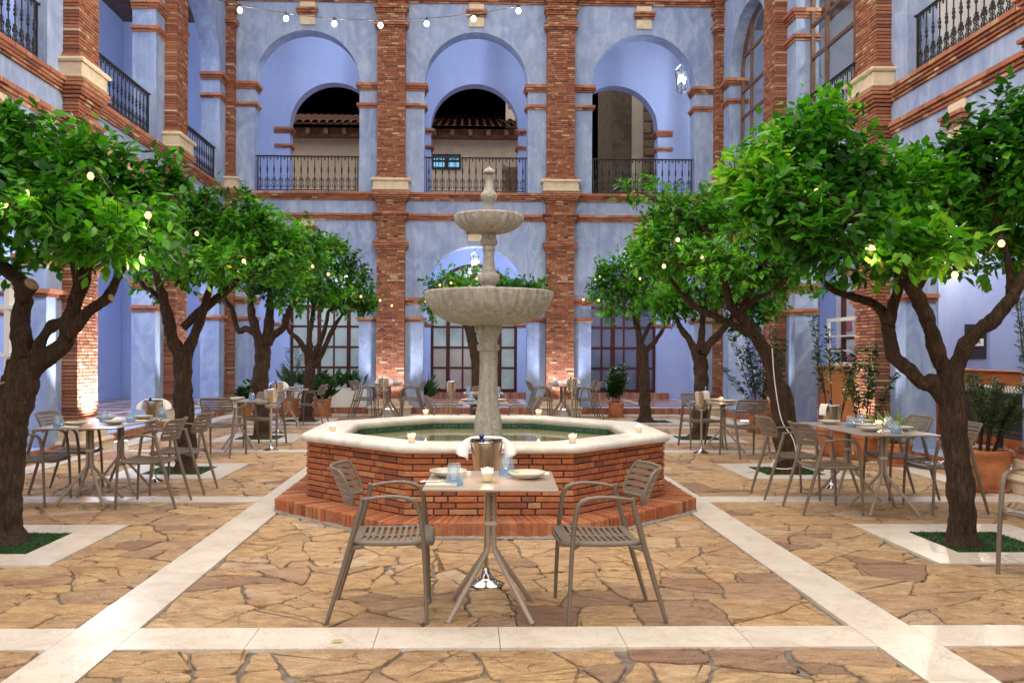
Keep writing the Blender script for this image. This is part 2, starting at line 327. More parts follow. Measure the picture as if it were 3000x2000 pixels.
# ------------------------------------------------------------------ mesh helpers
class MB:
    def __init__(s): s.v = []; s.f = []; s.r = []; s.m = []
    def add(s, vs, fs, r=None, m=0):
        b = len(s.v); s.v.extend(vs)
        if r is None: r = random.random()
        for f in fs: s.f.append(tuple(b + i for i in f)); s.r.append(r); s.m.append(m)
    def box(s, x0, x1, y0, y1, z0, z1, r=None, m=0):
        s.add([(x0, y0, z0), (x1, y0, z0), (x1, y1, z0), (x0, y1, z0), (x0, y0, z1), (x1, y0, z1), (x1, y1, z1), (x0, y1, z1)],
              [(0, 3, 2, 1), (4, 5, 6, 7), (0, 1, 5, 4), (1, 2, 6, 5), (2, 3, 7, 6), (3, 0, 4, 7)], r, m)
    def bbox(s, x0, x1, y0, y1, z0, z1, b=0.006, r=None, m=0):
        """box with chamfered edges on the top and sides"""
        vs = []
        for z, i in ((z0, b), (z0 + b, 0), (z1 - b, 0), (z1, b)):
            for (x, y) in ((x0 + i, y0), (x1 - i, y0), (x1, y0 + i), (x1, y1 - i), (x1 - i, y1), (x0 + i, y1), (x0, y1 - i), (x0, y0 + i)):
                xx = min(max(x, x0 + i), x1 - i); yy = min(max(y, y0 + i), y1 - i)
                vs.append((xx, yy, z))
        # rings of 8; corner chamfer
        vs = []
        for z, i in ((z0, b), (z0 + b, 0), (z1 - b, 0), (z1, b)):
            k = b
            for (x, y) in ((x0 + k, y0 + i), (x1 - k, y0 + i), (x1 - i, y0 + k), (x1 - i, y1 - k), (x1 - k, y1 - i), (x0 + k, y1 - i), (x0 + i, y1 - k), (x0 + i, y0 + k)):
                vs.append((x, y, z))
        fs = [tuple(reversed(range(8))), tuple(range(24, 32))]
        for ring in range(3):
            for j in range(8):
                a = ring * 8 + j; b2 = ring * 8 + (j + 1) % 8
                fs.append((a, b2, b2 + 8, a + 8))
        s.add(vs, fs, r, m)
    def tube(s, path, rad, seg=8, caps=True, amp=0.0, nsc=6.0, r=None, m=0, squash=None):
        path = [Vector(p) for p in path]; n = len(path)
        rads = rad if isinstance(rad, (list, tuple)) else [rad] * n
        t0 = (path[1] - path[0]).normalized()
        up = Vector((0, 0, 1)) if abs(t0.z) < 0.9 else Vector((1, 0, 0))
        nx = t0.cross(up).normalized(); prev = t0
        vs = []
        for i in range(n):
            if i == 0: t = t0
            elif i == n - 1: t = (path[i] - path[i - 1]).normalized()
            else: t = ((path[i + 1] - path[i]).normalized() + (path[i] - path[i - 1]).normalized()).normalized()
            ax = prev.cross(t)
            if ax.length > 1e-6: nx = Matrix.Rotation(prev.angle(t), 3, ax.normalized()) @ nx
            nx = (nx - t * nx.dot(t)).normalized(); ny = t.cross(nx); prev = t
            for k in range(seg):
                a = 2 * PI * k / seg
                d = nx * math.cos(a) + ny * math.sin(a); rr = rads[i]
                if squash: d = nx * math.cos(a) * squash[0] + ny * math.sin(a) * squash[1]
                if amp:
                    q = path[i] + d * rr
                    rr *= 1 + amp * (noise.noise(q * nsc) + 0.5 * noise.noise(q * nsc * 2.7) - 0.75 * abs(noise.noise(Vector((q.x * 34, q.y * 34, q.z * 5)))))
                vs.append(tuple(path[i] + d * rr))
        fs = []
        for i in range(n - 1):
            for k in range(seg):
                k2 = (k + 1) % seg
                fs.append((i * seg + k, i * seg + k2, (i + 1) * seg + k2, (i + 1) * seg + k))
        if caps: fs.append(tuple(reversed(range(seg)))); fs.append(tuple((n - 1) * seg + k for k in range(seg)))
        s.add(vs, fs, r, m)
    def lathe(s, prof, seg=32, c=(0, 0, 0), flute=0, famp=0.0, fr=None, amp=0.0, nsc=8.0, r=None, m=0, close=True):
        vs = []; n = len(prof)
        for i, (rr, z) in enumerate(prof):
            for k in range(seg):
                a = 2 * PI * k / seg; q = rr
                if flute:
                    w = fr[i] if fr else 1.0
                    q = rr * (1 + famp * w * (abs(math.sin(a * flute / 2)) - 0.5))
                p = Vector((q * math.cos(a), q * math.sin(a), z))
                if amp: 
                    d = amp * noise.noise(p * nsc); p.x *= 1 + d; p.y *= 1 + d
                vs.append((c[0] + p.x, c[1] + p.y, c[2] + p.z))
        fs = []
        for i in range(n - 1):
            for k in range(seg):
                k2 = (k + 1) % seg
                fs.append((i * seg + k, i * seg + k2, (i + 1) * seg + k2, (i + 1) * seg + k))
        if close:
            if prof[0][0] > 1e-5: fs.append(tuple(reversed(range(seg))))
            if prof[-1][0] > 1e-5: fs.append(tuple((n - 1) * seg + k for k in range(seg)))
        s.add(vs, fs, r, m)
    def build(s, name, mats, parent=None, smooth=None, loc=(0, 0, 0), rz=0.0):
        me = bpy.data.meshes.new(name); me.from_pydata(s.v, [], s.f)
        for m in (mats if isinstance(mats, (list, tuple)) else [mats]): me.materials.append(M[m])
        a = me.attributes.new('rnd', 'FLOAT', 'FACE'); a.data.foreach_set('value', s.r)
        if any(s.m): me.polygons.foreach_set('material_index', s.m)
        if smooth is not None:
            me.polygons.foreach_set('use_smooth', [True] * len(me.polygons))
            if smooth < 180: me.set_sharp_from_angle(angle=R(smooth))
        me.update()
        o = bpy.data.objects.new(name, me); COL.objects.link(o)
        o.location = loc; o.rotation_euler = (0, 0, rz)
        if parent: o.parent = parent
        return o

def tag(o, label=None, cat=None, group=None, kind=None):
    if label: o['label'] = label
    if cat: o['category'] = cat
    if group: o['group'] = group
    if kind: o['kind'] = kind
    return o

def empty(name, loc, rz=0.0, label=None, cat=None, group=None):
    o = bpy.data.objects.new(name, None); COL.objects.link(o)
    o.location = loc; o.rotation_euler = (0, 0, rz); o.empty_display_size = 0.2
    return tag(o, label, cat, group)

def copy_tree(o, parent=None):
    c = o.copy(); COL.objects.link(c)
    if parent: c.parent = parent
    for ch in list(o.children): copy_tree(ch, c)
    return c

PROTO = {}
def place(kind, maker, loc, rz, label, group=None, extra=None):
    """first call moves the prototype itself, later calls copy it with its parts"""
    if kind not in PROTO: o = PROTO[kind] = maker()
    else: o = copy_tree(PROTO[kind])
    o.location = loc; o.rotation_euler = (0, 0, rz); o['label'] = label
    if group: o['group'] = group
    return o

def catmull(pts, n=6):
    """pts: list of tuples (any length); smooth resample"""
    P = [np.array(p, float) for p in pts]
    P = [2 * P[0] - P[1]] + P + [2 * P[-1] - P[-2]]
    out = []
    for i in range(1, len(P) - 2):
        for k in range(n):
            t = k / n
            out.append(0.5 * ((2 * P[i]) + (-P[i - 1] + P[i + 1]) * t + (2 * P[i - 1] - 5 * P[i] + 4 * P[i + 1] - P[i + 2]) * t * t + (-P[i - 1] + 3 * P[i] - 3 * P[i + 1] + P[i + 2]) * t ** 3))
    out.append(P[-2])
    return out

def point_light(name, loc, energy, col=(1, 0.8, 0.55), size=0.04, parent=None):
    l = bpy.data.lights.new(name, 'POINT'); l.energy = energy; l.color = col; l.shadow_soft_size = size
    o = bpy.data.objects.new(name, l); COL.objects.link(o); o.location = loc
    if parent: o.parent = parent
    return o

def spot_light(name, loc, target, energy, angle, col=(1, 0.93, 0.82), size=0.05, blend=0.6, parent=None):
    l = bpy.data.lights.new(name, 'SPOT'); l.energy = energy; l.color = col; l.shadow_soft_size = size
    l.spot_size = R(angle); l.spot_blend = blend
    o = bpy.data.objects.new(name, l); COL.objects.link(o); o.location = loc
    d = Vector(target) - Vector(loc); o.rotation_euler = d.to_track_quat('-Z', 'Y').to_euler()
    if parent: o.parent = parent
    return o
# ------------------------------------------------------------------ architecture
BAY = 4.04; XC = 0.20; YB = 20.5; XL = -5.72; XR = 6.12
T = 0.43                                              # arcade wall thickness
FZ = 0.138; UZ = 5.2                                  # gallery floors

def arch_panel(mb, u0, u1, z0, z1, cu, hw, spring, sill, y0, y1, seg=28):
    q = lambda a, b, c, d: mb.add([a, b, c, d], [(0, 1, 2, 3)], 0.5)
    xs = [cu - hw * math.cos(PI * k / seg) for k in range(seg + 1)]
    zs = [spring + hw * math.sin(PI * k / seg) for k in range(seg + 1)]
    for y, fl in ((y0, False), (y1, True)):
        def quad(xa, za, xb, zb, xc, zc, xd, zd):
            p = [(xa, y, za), (xb, y, zb), (xc, y, zc), (xd, y, zd)]
            q(*(p if not fl else p[::-1]))
        if sill > z0: quad(u0, z0, u1, z0, u1, sill, u0, sill)
        quad(u0, sill, cu - hw, sill, cu - hw, z1, u0, z1)
        quad(cu + hw, sill, u1, sill, u1, z1, cu + hw, z1)
        for k in range(seg): quad(xs[k], zs[k], xs[k + 1], zs[k + 1], xs[k + 1], z1, xs[k], z1)
    q((cu - hw, y0, sill), (cu - hw, y1, sill), (cu - hw, y1, spring), (cu - hw, y0, spring))
    q((cu + hw, y1, sill), (cu + hw, y0, sill), (cu + hw, y0, spring), (cu + hw, y1, spring))
    if sill > z0: q((cu - hw, y1, sill), (cu - hw, y0, sill), (cu + hw, y0, sill), (cu + hw, y1, sill))
    for k in range(seg): q((xs[k], y0, zs[k]), (xs[k], y1, zs[k]), (xs[k + 1], y1, zs[k + 1]), (xs[k + 1], y0, zs[k + 1]))

def brick_rnd(): return min(1.0, max(0.0, random.betavariate(1.9, 1.75)))

def brick_row(mb, u0, u1, z0, z1, y0, y1, L=0.235, gap=0.009, m=0, jit=0.007):
    u = u0; k = random.randint(0, 1); first = True
    while u < u1 - 0.02:
        l = (L if k % 2 == 0 else L * 0.49) * random.uniform(0.93, 1.05); k += 1
        if first: l *= random.uniform(0.45, 1); first = False
        e = min(u1, u + l)
        if u1 - e < 0.05: e = u1
        mb.box(u, e - (gap if e < u1 else 0), y0 - random.uniform(0, jit), y1, z0 + random.uniform(0, 0.002), z1 - random.uniform(0, 0.002), brick_rnd(), m)
        u = e

def course(mb, u0, u1, z, rows, y1, side=0.0, L=0.25):
    """rows: (height, projection); side: how far the ends step out with the projection (0 or 1 each side)"""
    for i, (h, p) in enumerate(rows):
        top = i == len(rows) - 1
        brick_row(mb, u0 - p * side, u1 + p * side, z, z + h - (0.0 if top else 0.010), -p, y1, L if not top else 0.30, 0.008, 1 if top else 0)
        z += h
    return z

CORN = [(0.045, 0.03), (0.045, 0.052), (0.045, 0.074), (0.055, 0.105)]
BAND = [(0.05, 0.03), (0.05, 0.052), (0.06, 0.085)]

def pil_extra(z):
    for a, b, e in ((0.36, 0.41, 0.085), (0.41, 0.46, 0.055), (0.46, 0.51, 0.028), (3.90, 3.945, 0.03), (3.945, 3.995, 0.05), (3.995, 4.06, 0.085),
                    (4.60, 4.655, 0.03), (4.655, 4.705, 0.055), (4.705, 4.78, 0.09), (5.04, 5.10, 0.03), (5.10, 5.15, 0.06), (5.15, 5.2, 0.09), (5.2, 5.29, 0.125),
                    (5.57, 5.62, 0.06), (5.62, 5.67, 0.03), (9.17, 9.22, 0.03), (9.22, 9.30, 0.075), (9.52, 9.58, 0.03), (9.58, 9.68, 0.075),
                    (9.80, 9.85, 0.03), (9.85, 9.9, 0.055), (9.9, 10.0, 0.10)):
        if a <= z < b: return e
    return 0.0

PW = 0.33; PD = 0.22
def pilaster_mesh():
    mb = MB(); z = 0.36
    while z < 11.0:
        zz = z + 0.0400; e = pil_extra(z + 0.021)
        if not (5.285 < z + 0.02 < 5.565):
            w = PW + e
            brick_row(mb, -w, w, z, zz, -(PD + e), 0.03, 0.185, 0.009, 1 if e >= 0.085 else 0)
        z += 0.0497
    mb.box(-PW + 0.014, PW - 0.014, -PD + 0.016, 0.03, 0.3, 11.05, 0.5, 2)
    return mb

def rect_block(mb, w, d, z0, z1, b): mb.bbox(-w, w, -d, 0.035, z0, z1, b, 0.5)

def pilaster(parent, u):
    if 'pil' not in PROTO:
        o = pilaster_mesh().build('pilaster', ['brick', 'tile', 'mortar'], parent)
        a = MB(); rect_block(a, PW + 0.115, PD + 0.115, 5.288, 5.335, 0.018); rect_block(a, PW + 0.09, PD + 0.09, 5.335, 5.51, 0.006); rect_block(a, PW + 0.15, PD + 0.15, 5.51, 5.568, 0.022)
        a.build('pedestal', 'cream', o, 30)
        b = MB(); rect_block(b, PW + 0.17, PD + 0.17, 0.002, 0.11, 0.01); rect_block(b, PW + 0.20, PD + 0.20, 0.11, 0.20, 0.04); rect_block(b, PW + 0.11, PD + 0.11, 0.20, 0.355, 0.008)
        b.build('plinth', 'cream', o, 30)
        PROTO['pil'] = o
    else: o = copy_tree(PROTO['pil'], parent)
    o.location = (u, 0, 0)
    return o

def impost(parent, u_pil, u_jamb, z, rows, y0=0.0, y1=T):
    """brick capital band wrapping a pier between a pilaster edge and the opening"""
    mb = MB(); right = u_jamb > u_pil
    for i, (h, p) in enumerate(rows):
        top = i == len(rows) - 1
        ua, ub = (u_pil, u_jamb + p) if right else (u_jamb - p, u_pil)
        z1 = z + h - (0 if top else 0.005)
        brick_row(mb, ua, ub, z, z1, y0 - p, y0 + 0.14, 0.24 if not top else 0.3, 0.006, 1 if top else 0)
        brick_row(mb, ua, ub, z, z1, y0 + 0.147, y1 + 0.012, 0.6, 0.006, 1 if top else 0, 0)
        z += h
    return mb.build('impost', ['brick', 'tile'], parent)

CAP_HI = [(0.05, 0.03), (0.05, 0.055), (0.07, 0.09)]
CAP_LO = [(0.05, 0.03), (0.06, 0.07)]

def keystone(parent, u, z0, z1, zb):
    mb = MB(); mb.bbox(u - 0.185, u + 0.185, -0.035, 0.03, z0, z1, 0.006, 0.5)
    k = mb.build('keystone', 'cream', parent, 30)
    b = MB(); course(b, u - 0.19, u + 0.19, zb, [(0.05, 0.06), (0.06, 0.095), (0.05, 0.12)], 0.03, 0.55)
    b.build('brick_band', ['brick', 'tile'], k)

def arcade(name, label, loc, rz, u_pils, cut=None, skip_pil=(), upper_open=True):
    A = empty(name, loc, rz, label, 'arcade wall', 'arcaded walls round the courtyard')
    wall = MB()
    for a, b in zip(u_pils[:-1], u_pils[1:]):
        c = (a + b) / 2
        arch_panel(wall, a, b, 0.0, 5.1, c, 1.25, 2.77, FZ + 0.002, 0, T)
        arch_panel(wall, a, b, 5.1, 11.1, c, 1.245, 7.90, UZ + 0.075, 0, T)
    wall.build('wall', 'plaster', A)
    for i, u in enumerate(u_pils):
        if i not in skip_pil: pilaster(A, u)
    for a, b in zip(u_pils[:-1], u_pils[1:]):
        c = (a + b) / 2; ua, ub = a + PW, b - PW
        co = MB(); course(co, ua, ub, 5.09, CORN, 0.10); course(co, ua, ub, 4.61, BAND, 0.10); course(co, ua, ub, 9.82, BAND, 0.10)
        co.build('cornice', ['brick', 'tile'], A)
        for s, up, uj in ((0, ua, c - 1.25), (1, ub, c + 1.25)):
            impost(A, up, uj, 7.72, CAP_HI); impost(A, up, uj, 7.30, CAP_LO)
            impost(A, up, uj, 2.60, CAP_HI); impost(A, up, uj, 2.19, CAP_LO)
        keystone(A, c, 9.27, 9.815, 9.50); keystone(A, c, 4.13, 4.605, 4.30)
    return A

# back wall ------------------------------------------------------------------
ub = [XC - 1.5 * BAY, XC - 0.5 * BAY, XC + 0.5 * BAY, XC + 1.5 * BAY]
back = arcade('arcade_wall', 'blue back wall across the court with three arched balconies between red brick pilasters', (0, YB, 0), 0, ub)
ul = [YB + 0.1 - BAY * k for k in (4, 3, 2, 1, 0)]
left = arcade('arcade_wall', 'blue side wall with arched balconies along the left of the court', (XL, 0, 0), PI / 2, ul, skip_pil=(4,))
ur = [-(YB + 0.1 - BAY * k) for k in (0, 1, 2, 3, 4)]
right = arcade('arcade_wall', 'blue side wall with glazed brown arched windows along the right of the court', (XR, 0, 0), -PI / 2, ur, skip_pil=(0,))

# gallery shells: floors, inner walls, ceilings (parts of the walls they belong to)
def slab(parent, name, mat, x0, x1, y0, y1, z0, z1):
    mb = MB(); mb.box(x0, x1, y0, y1, z0, z1, 0.5); return mb.build(name, mat, parent)

GD = 4.1
inner = MB()
for a, b in zip(ub[:-1], ub[1:]):
    c = (a + b) / 2
    arch_panel(inner, a, b, 0, 5.1, c, 1.25, 2.77, 0.31, GD, GD + 0.42)
    arch_panel(inner, a, b, 5.1, 11.1, c, 1.26, 7.93, UZ + 0.02, GD, GD + 0.42)
for s in (-1, 1):
    e = ub[0] if s < 0 else ub[-1]
    x0, x1 = sorted((e, e + s * 4.6)); inner.box(x0, x1, GD, GD + 0.42, 0, 11.1, 0.5)
inner.build('gallery_wall', 'plaster_in', back)
for a, b in zip(ub[:-1], ub[1:]):
    c = (a + b) / 2
    for up, uj in ((a + PW, c - 1.255), (b - PW, c + 1.255)):
        impost(back, up, uj, 7.72, CAP_HI, GD, GD + 0.42); impost(back, up, uj, 7.30, CAP_LO, GD, GD + 0.42)
        impost(back, up, uj, 2.19, CAP_LO, GD, GD + 0.42)
slab(back, 'upper_floor', 'plaster_in', -10.2, 10.6, T - 0.02, GD + 0.05, 4.95, UZ)
slab(back, 'ceiling', 'wood_dark', -10.2, 10.6, T - 0.02, GD + 0.05, 10.85, 11.0)
st = MB()
for a, b in zip(ub[:-1], ub[1:]):
    c = (a + b) / 2; u = c - 1.55
    while u < c + 1.54: st.box(u, u + 0.056, GD - 0.22, GD + 0.1, FZ, 0.315, brick_rnd()); u += 0.064
st.build('brick_step', 'tile', back)

slab(left, 'upper_floor', 'plaster_in', 2.0, 20.4, T - 0.02, GD + 0.05, 4.95, UZ)
slab(left, 'ceiling', 'wood_dark', 2.0, 20.4, T - 0.02, GD + 0.05, 10.85, 11.0)
lw = MB(); lw.box(2.0, 24.5, GD, GD + 0.3, 0, 11.1, 0.5)
for u in ul[:-1]: lw.box(u - 0.42, u + 0.42, GD - 0.14, GD + 0.02, 0, 4.94, 0.5)
lw.build('gallery_wall', 'plaster_in', left)
for u in ul[:-1]:
    mb = MB()
    for z, rows in ((2.62, CAP_LO), (2.20, CAP_LO)):
        for i, (h, p) in enumerate(rows): brick_row(mb, u - 1.2, u + 1.2, z, z + h - 0.004, GD - 0.15 - p, GD - 0.12, 0.26, 0.006, 1 if i else 0); brick_row(mb, u - 2.02, u - 1.2, z, z + h - 0.004, GD - p, GD + 0.02, 0.26, 0.006, 1 if i else 0); brick_row(mb, u + 1.2, u + 2.02, z, z + h - 0.004, GD - p, GD + 0.02, 0.26, 0.006, 1 if i else 0); z += h
    mb.build('brick_band', ['brick', 'tile'], left)
bm_ = MB(); u = 2.3
while u < 20.3: bm_.box(u, u + 0.16, T, GD - 0.002, 10.62, 10.852, 0.5); u += 0.62
bm_.box(2.0, 20.4, GD - 0.14, GD - 0.003, 10.52, 10.70, 0.5)
bm_.build('ceiling_beams', 'wood_dark', left)

slab(right, 'upper_floor', 'plaster_in', -20.4, -2.0, T - 0.02, GD + 0.05, 4.95, UZ)
slab(right, 'ceiling', 'room_wall', -20.4, -2.0, T - 0.02, GD + 0.05, 10.85, 11.0)
rw = MB(); rw.box(-24.5, -2.0, GD, GD + 0.3, 0, 5.0, 0.5); rw.build('gallery_wall', 'plaster_in', right)
rw = MB(); rw.box(-24.5, -2.0, GD, GD + 0.3, 5.0, 11.1, 0.5); rw.build('room_wall', 'room_wall', right)

# arched windows ---------------------------------------------------------------
def arched_window(parent, c, y, z0, spring, hw, verts, horiz, jamb, bar, mat, pane, depth=0.07):
    mb = MB(); seg = 24
    def bar_box(u0, u1, za, zb, d=depth): mb.box(u0, u1, y - d / 2, y + d / 2, za, zb, 0.5)
    for s in (-1, 1):
        u0, u1 = sorted((c + s * hw, c + s * (hw - jamb))); bar_box(u0, u1, z0, spring)
    bar_box(c - hw + jamb, c + hw - jamb, z0, z0 + jamb * 1.2)
    for k in range(seg):
        a0, a1 = PI * k / seg, PI * (k + 1) / seg
        vs = []
        for yy in (y - depth / 2, y + depth / 2):
            for rr, a in ((hw, a0), (hw - jamb, a0), (hw - jamb, a1), (hw, a1)): vs.append((c + rr * math.cos(a), yy, spring + rr * math.sin(a)))
        mb.add(vs, [(0, 1, 2, 3), (7, 6, 5, 4), (0, 4, 5, 1), (2, 6, 7, 3), (1, 5, 6, 2), (0, 3, 7, 4)], 0.5)
    for f, w in verts:
        u = c - hw + 2 * hw * f; top = spring + math.sqrt(max(0, hw * hw - (u - c) ** 2)) - 0.03
        mb.box(u - w / 2, u + w / 2, y - depth * 0.45, y + depth * 0.45, z0 + 0.01, top, 0.5)
    for z, w in horiz:
        hh = hw if z <= spring else math.sqrt(max(0.01, hw * hw - (z - spring) ** 2))
        mb.box(c - hh + 0.03, c + hh - 0.03, y - depth * 0.40, y + depth * 0.40, z - w / 2, z + w / 2, 0.5)
    win = mb.build('window', mat, parent)
    for (ua, ub_, pm, za, zb) in pane:
        p = MB(); n = 16; pts = [(ua, za)]
        pts = [(ub_, za)]
        if zb is None:
            for k in range(n + 1):
                u = ub_ + (ua - ub_) * k / n; pts.append((u, spring + math.sqrt(max(0, (hw - 0.02) ** 2 - (u - c) ** 2))))
        else: pts += [(ub_, zb), (ua, zb)]
        pts.append((ua, za))
        vs = [(u, y - 0.006, z) for u, z in pts] + [(u, y + 0.006, z) for u, z in pts]; k = len(pts)
        fs = [tuple(range(k)), tuple(reversed(range(k, 2 * k)))] + [(i, i + k, (i + 1) % k + k, (i + 1) % k) for i in range(k)]
        p.add(vs, fs, 0.5); p.build('pane', pm, win)
    return win

GV = [(0.20, 0.11), (0.37, 0.05), (0.5, 0.13), (0.63, 0.05), (0.80, 0.11)]
GH = [(1.02, 0.06), (1.61, 0.06), (2.20, 0.06), (2.78, 0.09)]
for i, (a, b) in enumerate(zip(ub[:-1], ub[1:])):
    c = (a + b) / 2; e = 1.23
    if i == 0: pn = [(c - e, c, 'pane', 0.33, None), (c, c + e, 'pane', 0.33, None)]
    elif i == 1: pn = [(c - e, c + 0.74, 'pane_pink', 0.33, 1.62), (c - e, c + 0.74, 'pane', 1.62, None), (c + 0.74, c + e, 'pane', 0.33, None)]
    else: pn = [(c - e, c + e, 'pane_dark', 0.33, None)]
    arched_window(back, c, GD + 0.17, 0.316, 2.77, 1.248, GV if i != 0 else [(0.20, 0.06), (0.33, 0.11), (0.5, 0.05), (0.67, 0.11), (0.83, 0.05)], GH, 0.08, 0.05, 'frame', pn)
UV_ = [(0.27, 0.07), (0.73, 0.07)]
UH = [(6.95, 0.06), (7.55, 0.06), (8.35, 0.07)]
for i in (0, 1):
    c = (ur[i] + ur[i + 1]) / 2
    arched_window(right, c, 0.30, UZ + 0.08, 7.90, 1.24, UV_, UH, 0.075, 0.05, 'frame_b', [(c - 1.22, c + 1.22, 'clear', UZ + 0.09, None)])
# ground windows of the right wall sit half open inside the gallery
c = (ur[1] + ur[2]) / 2
arched_window(right, c, 0.9, 1.25, 2.77, 1.24, [(0.30, 0.07), (0.5, 0.12), (0.70, 0.07)], [(2.55, 0.10), (1.75, 0.05)], 0.08, 0.05, 'frame', [(c - 1.22, c + 1.22, 'clear', 1.26, None)])
c = (ur[2] + ur[3]) / 2
arched_window(right, c, 1.75, 1.25, 2.77, 1.24, [(0.30, 0.09), (0.70, 0.09)], [(2.50, 0.10), (1.95, 0.05), (1.60, 0.05)], 0.08, 0.05, 'frame', [(c - 1.22, c + 1.22, 'clear', 1.26, None)])

# raised gallery pavement with brick risers ------------------------------------
pv = MB()
pv.box(-10.2, 10.6, YB - 0.03, 24.75, -0.1, FZ, 0.5); pv.box(-10.2, XL + 0.02, 1.0, YB - 0.031, -0.1, FZ, 0.5); pv.box(XR - 0.02, 10.6, 1.0, YB - 0.031, -0.1, FZ, 0.5)
tag(pv.build('pavement', 'gfloor'), 'raised terracotta and marble gallery floor', 'pavement', kind='structure')
rs = MB()
u = XL - 0.02
while u < XR: rs.box(u, u + 0.056, YB - 0.075, YB - 0.032, -0.02, FZ + 0.005, brick_rnd()); u += 0.063
v = 1.0
while v < YB - 0.08:
    rs.box(XL + 0.022, XL + 0.065, v, v + 0.056, -0.02, FZ + 0.005, brick_rnd()); rs.box(XR - 0.065, XR - 0.022, v, v + 0.056, -0.02, FZ + 0.005, brick_rnd()); v += 0.063
tag(rs.build('kerb', 'tile'), 'brick riser along the gallery edge', 'kerb', kind='structure')

# ------------------------------------------------------------------ ground
STX = [-1.87, 2.21]; STY = [4.35, 8.46, 12.60, 16.70]; SW = 0.16
BX = (-5.36, 5.62); BYE = 19.95
TREES_X = (-3.50, 3.97); TREES_Y = (6.53, 10.52, 14.58, 18.15); PS = 0.68; GI = 0.36
g = MB(); g.box(-40, 40, -10, 60, -0.5, -0.016, 0.5)
tag(g.build('ground', 'joint'), kind='structure')
slabs = MB()
def slab_run(x0, x1, y0, y1, along, z=0.004):
    L = (x1 - x0) if along == 'x' else (y1 - y0); n = max(1, round(L / 0.62)); 
    for k in range(n):
        a, b = k / n, (k + 1) / n; gp = 0.0018
        if along == 'x': bx = (x0 + L * a + gp, x0 + L * b - gp, y0, y1)
        else: bx = (x0, x1, y0 + L * a + gp, y0 + L * b - gp)
        slabs.box(*bx, -0.016, z + random.uniform(0, 0.0006), random.random())
xs_ = [BX[0] + SW, STX[0], STX[1], BX[1] - SW]
for x in STX + list(BX):
    slab_run(x - SW, x + SW, 0.6, BYE + SW, 'y')
for y in STY + [BYE]:
    for a, b in ((BX[0] + SW, STX[0] - SW), (STX[0] + SW, STX[1] - SW), (STX[1] + SW, BX[1] - SW)):
        slab_run(a + 0.001, b - 0.001, y - SW, y + SW, 'x')
centres = [(x, y) for x in TREES_X for y in TREES_Y] + [(0.17, 18.75)]
for (x, y) in centres:
    slab_run(x - PS, x + PS, y - PS, y - GI, 'x'); slab_run(x - PS, x + PS, y + GI, y + PS, 'x')
    slab_run(x - PS, x - GI, y - GI + 0.001, y + GI - 0.001, 'y'); slab_run(x + GI, x + PS, y - GI + 0.001, y + GI - 0.001, 'y')
tag(slabs.build('path', 'marble'), 'cream marble strips dividing the stone paving', 'path', kind='structure')

# crazy paving: each field is cut recursively by slanting lines
def clip(poly, p, n):
    out = []
    for i in range(len(poly)):
        a, b = poly[i], poly[(i + 1) % len(poly)]
        da, db = (a[0] - p[0]) * n[0] + (a[1] - p[1]) * n[1], (b[0] - p[0]) * n[0] + (b[1] - p[1]) * n[1]
        if da >= 0: out.append(a)
        if da * db < 0:
            t = da / (da - db); out.append((a[0] + (b[0] - a[0]) * t, a[1] + (b[1] - a[1]) * t))
    return out
def area(p): return 0.5 * abs(sum(p[i][0] * p[(i + 1) % len(p)][1] - p[(i + 1) % len(p)][0] * p[i][1] for i in range(len(p))))
def split(poly, rnd, out, depth=0):
    A = area(poly); lim = rnd.choice([0.03, 0.05, 0.08, 0.11, 0.15, 0.19, 0.25])
    if A < lim or depth > 14 or A < 0.03: out.append(poly); return
    cx = sum(p[0] for p in poly) / len(poly); cy = sum(p[1] for p in poly) / len(poly)
    sxx = sum((p[0] - cx) ** 2 for p in poly); syy = sum((p[1] - cy) ** 2 for p in poly); sxy = sum((p[0] - cx) * (p[1] - cy) for p in poly)
    ang = 0.5 * math.atan2(2 * sxy, sxx * 0.8 - syy * 1.15) + rnd.gauss(0, 0.20)
    n = (math.cos(ang), math.sin(ang)); w = math.sqrt(A) * 0.16
    p = (cx + rnd.uniform(-w, w), cy + rnd.uniform(-w, w))
    a, b = clip(poly, p, n), clip(poly, p, (-n[0], -n[1]))
    if len(a) < 3 or len(b) < 3 or min(area(a), area(b)) < 0.018: out.append(poly); return
    split(a, rnd, out, depth + 1); split(b, rnd, out, depth + 1)

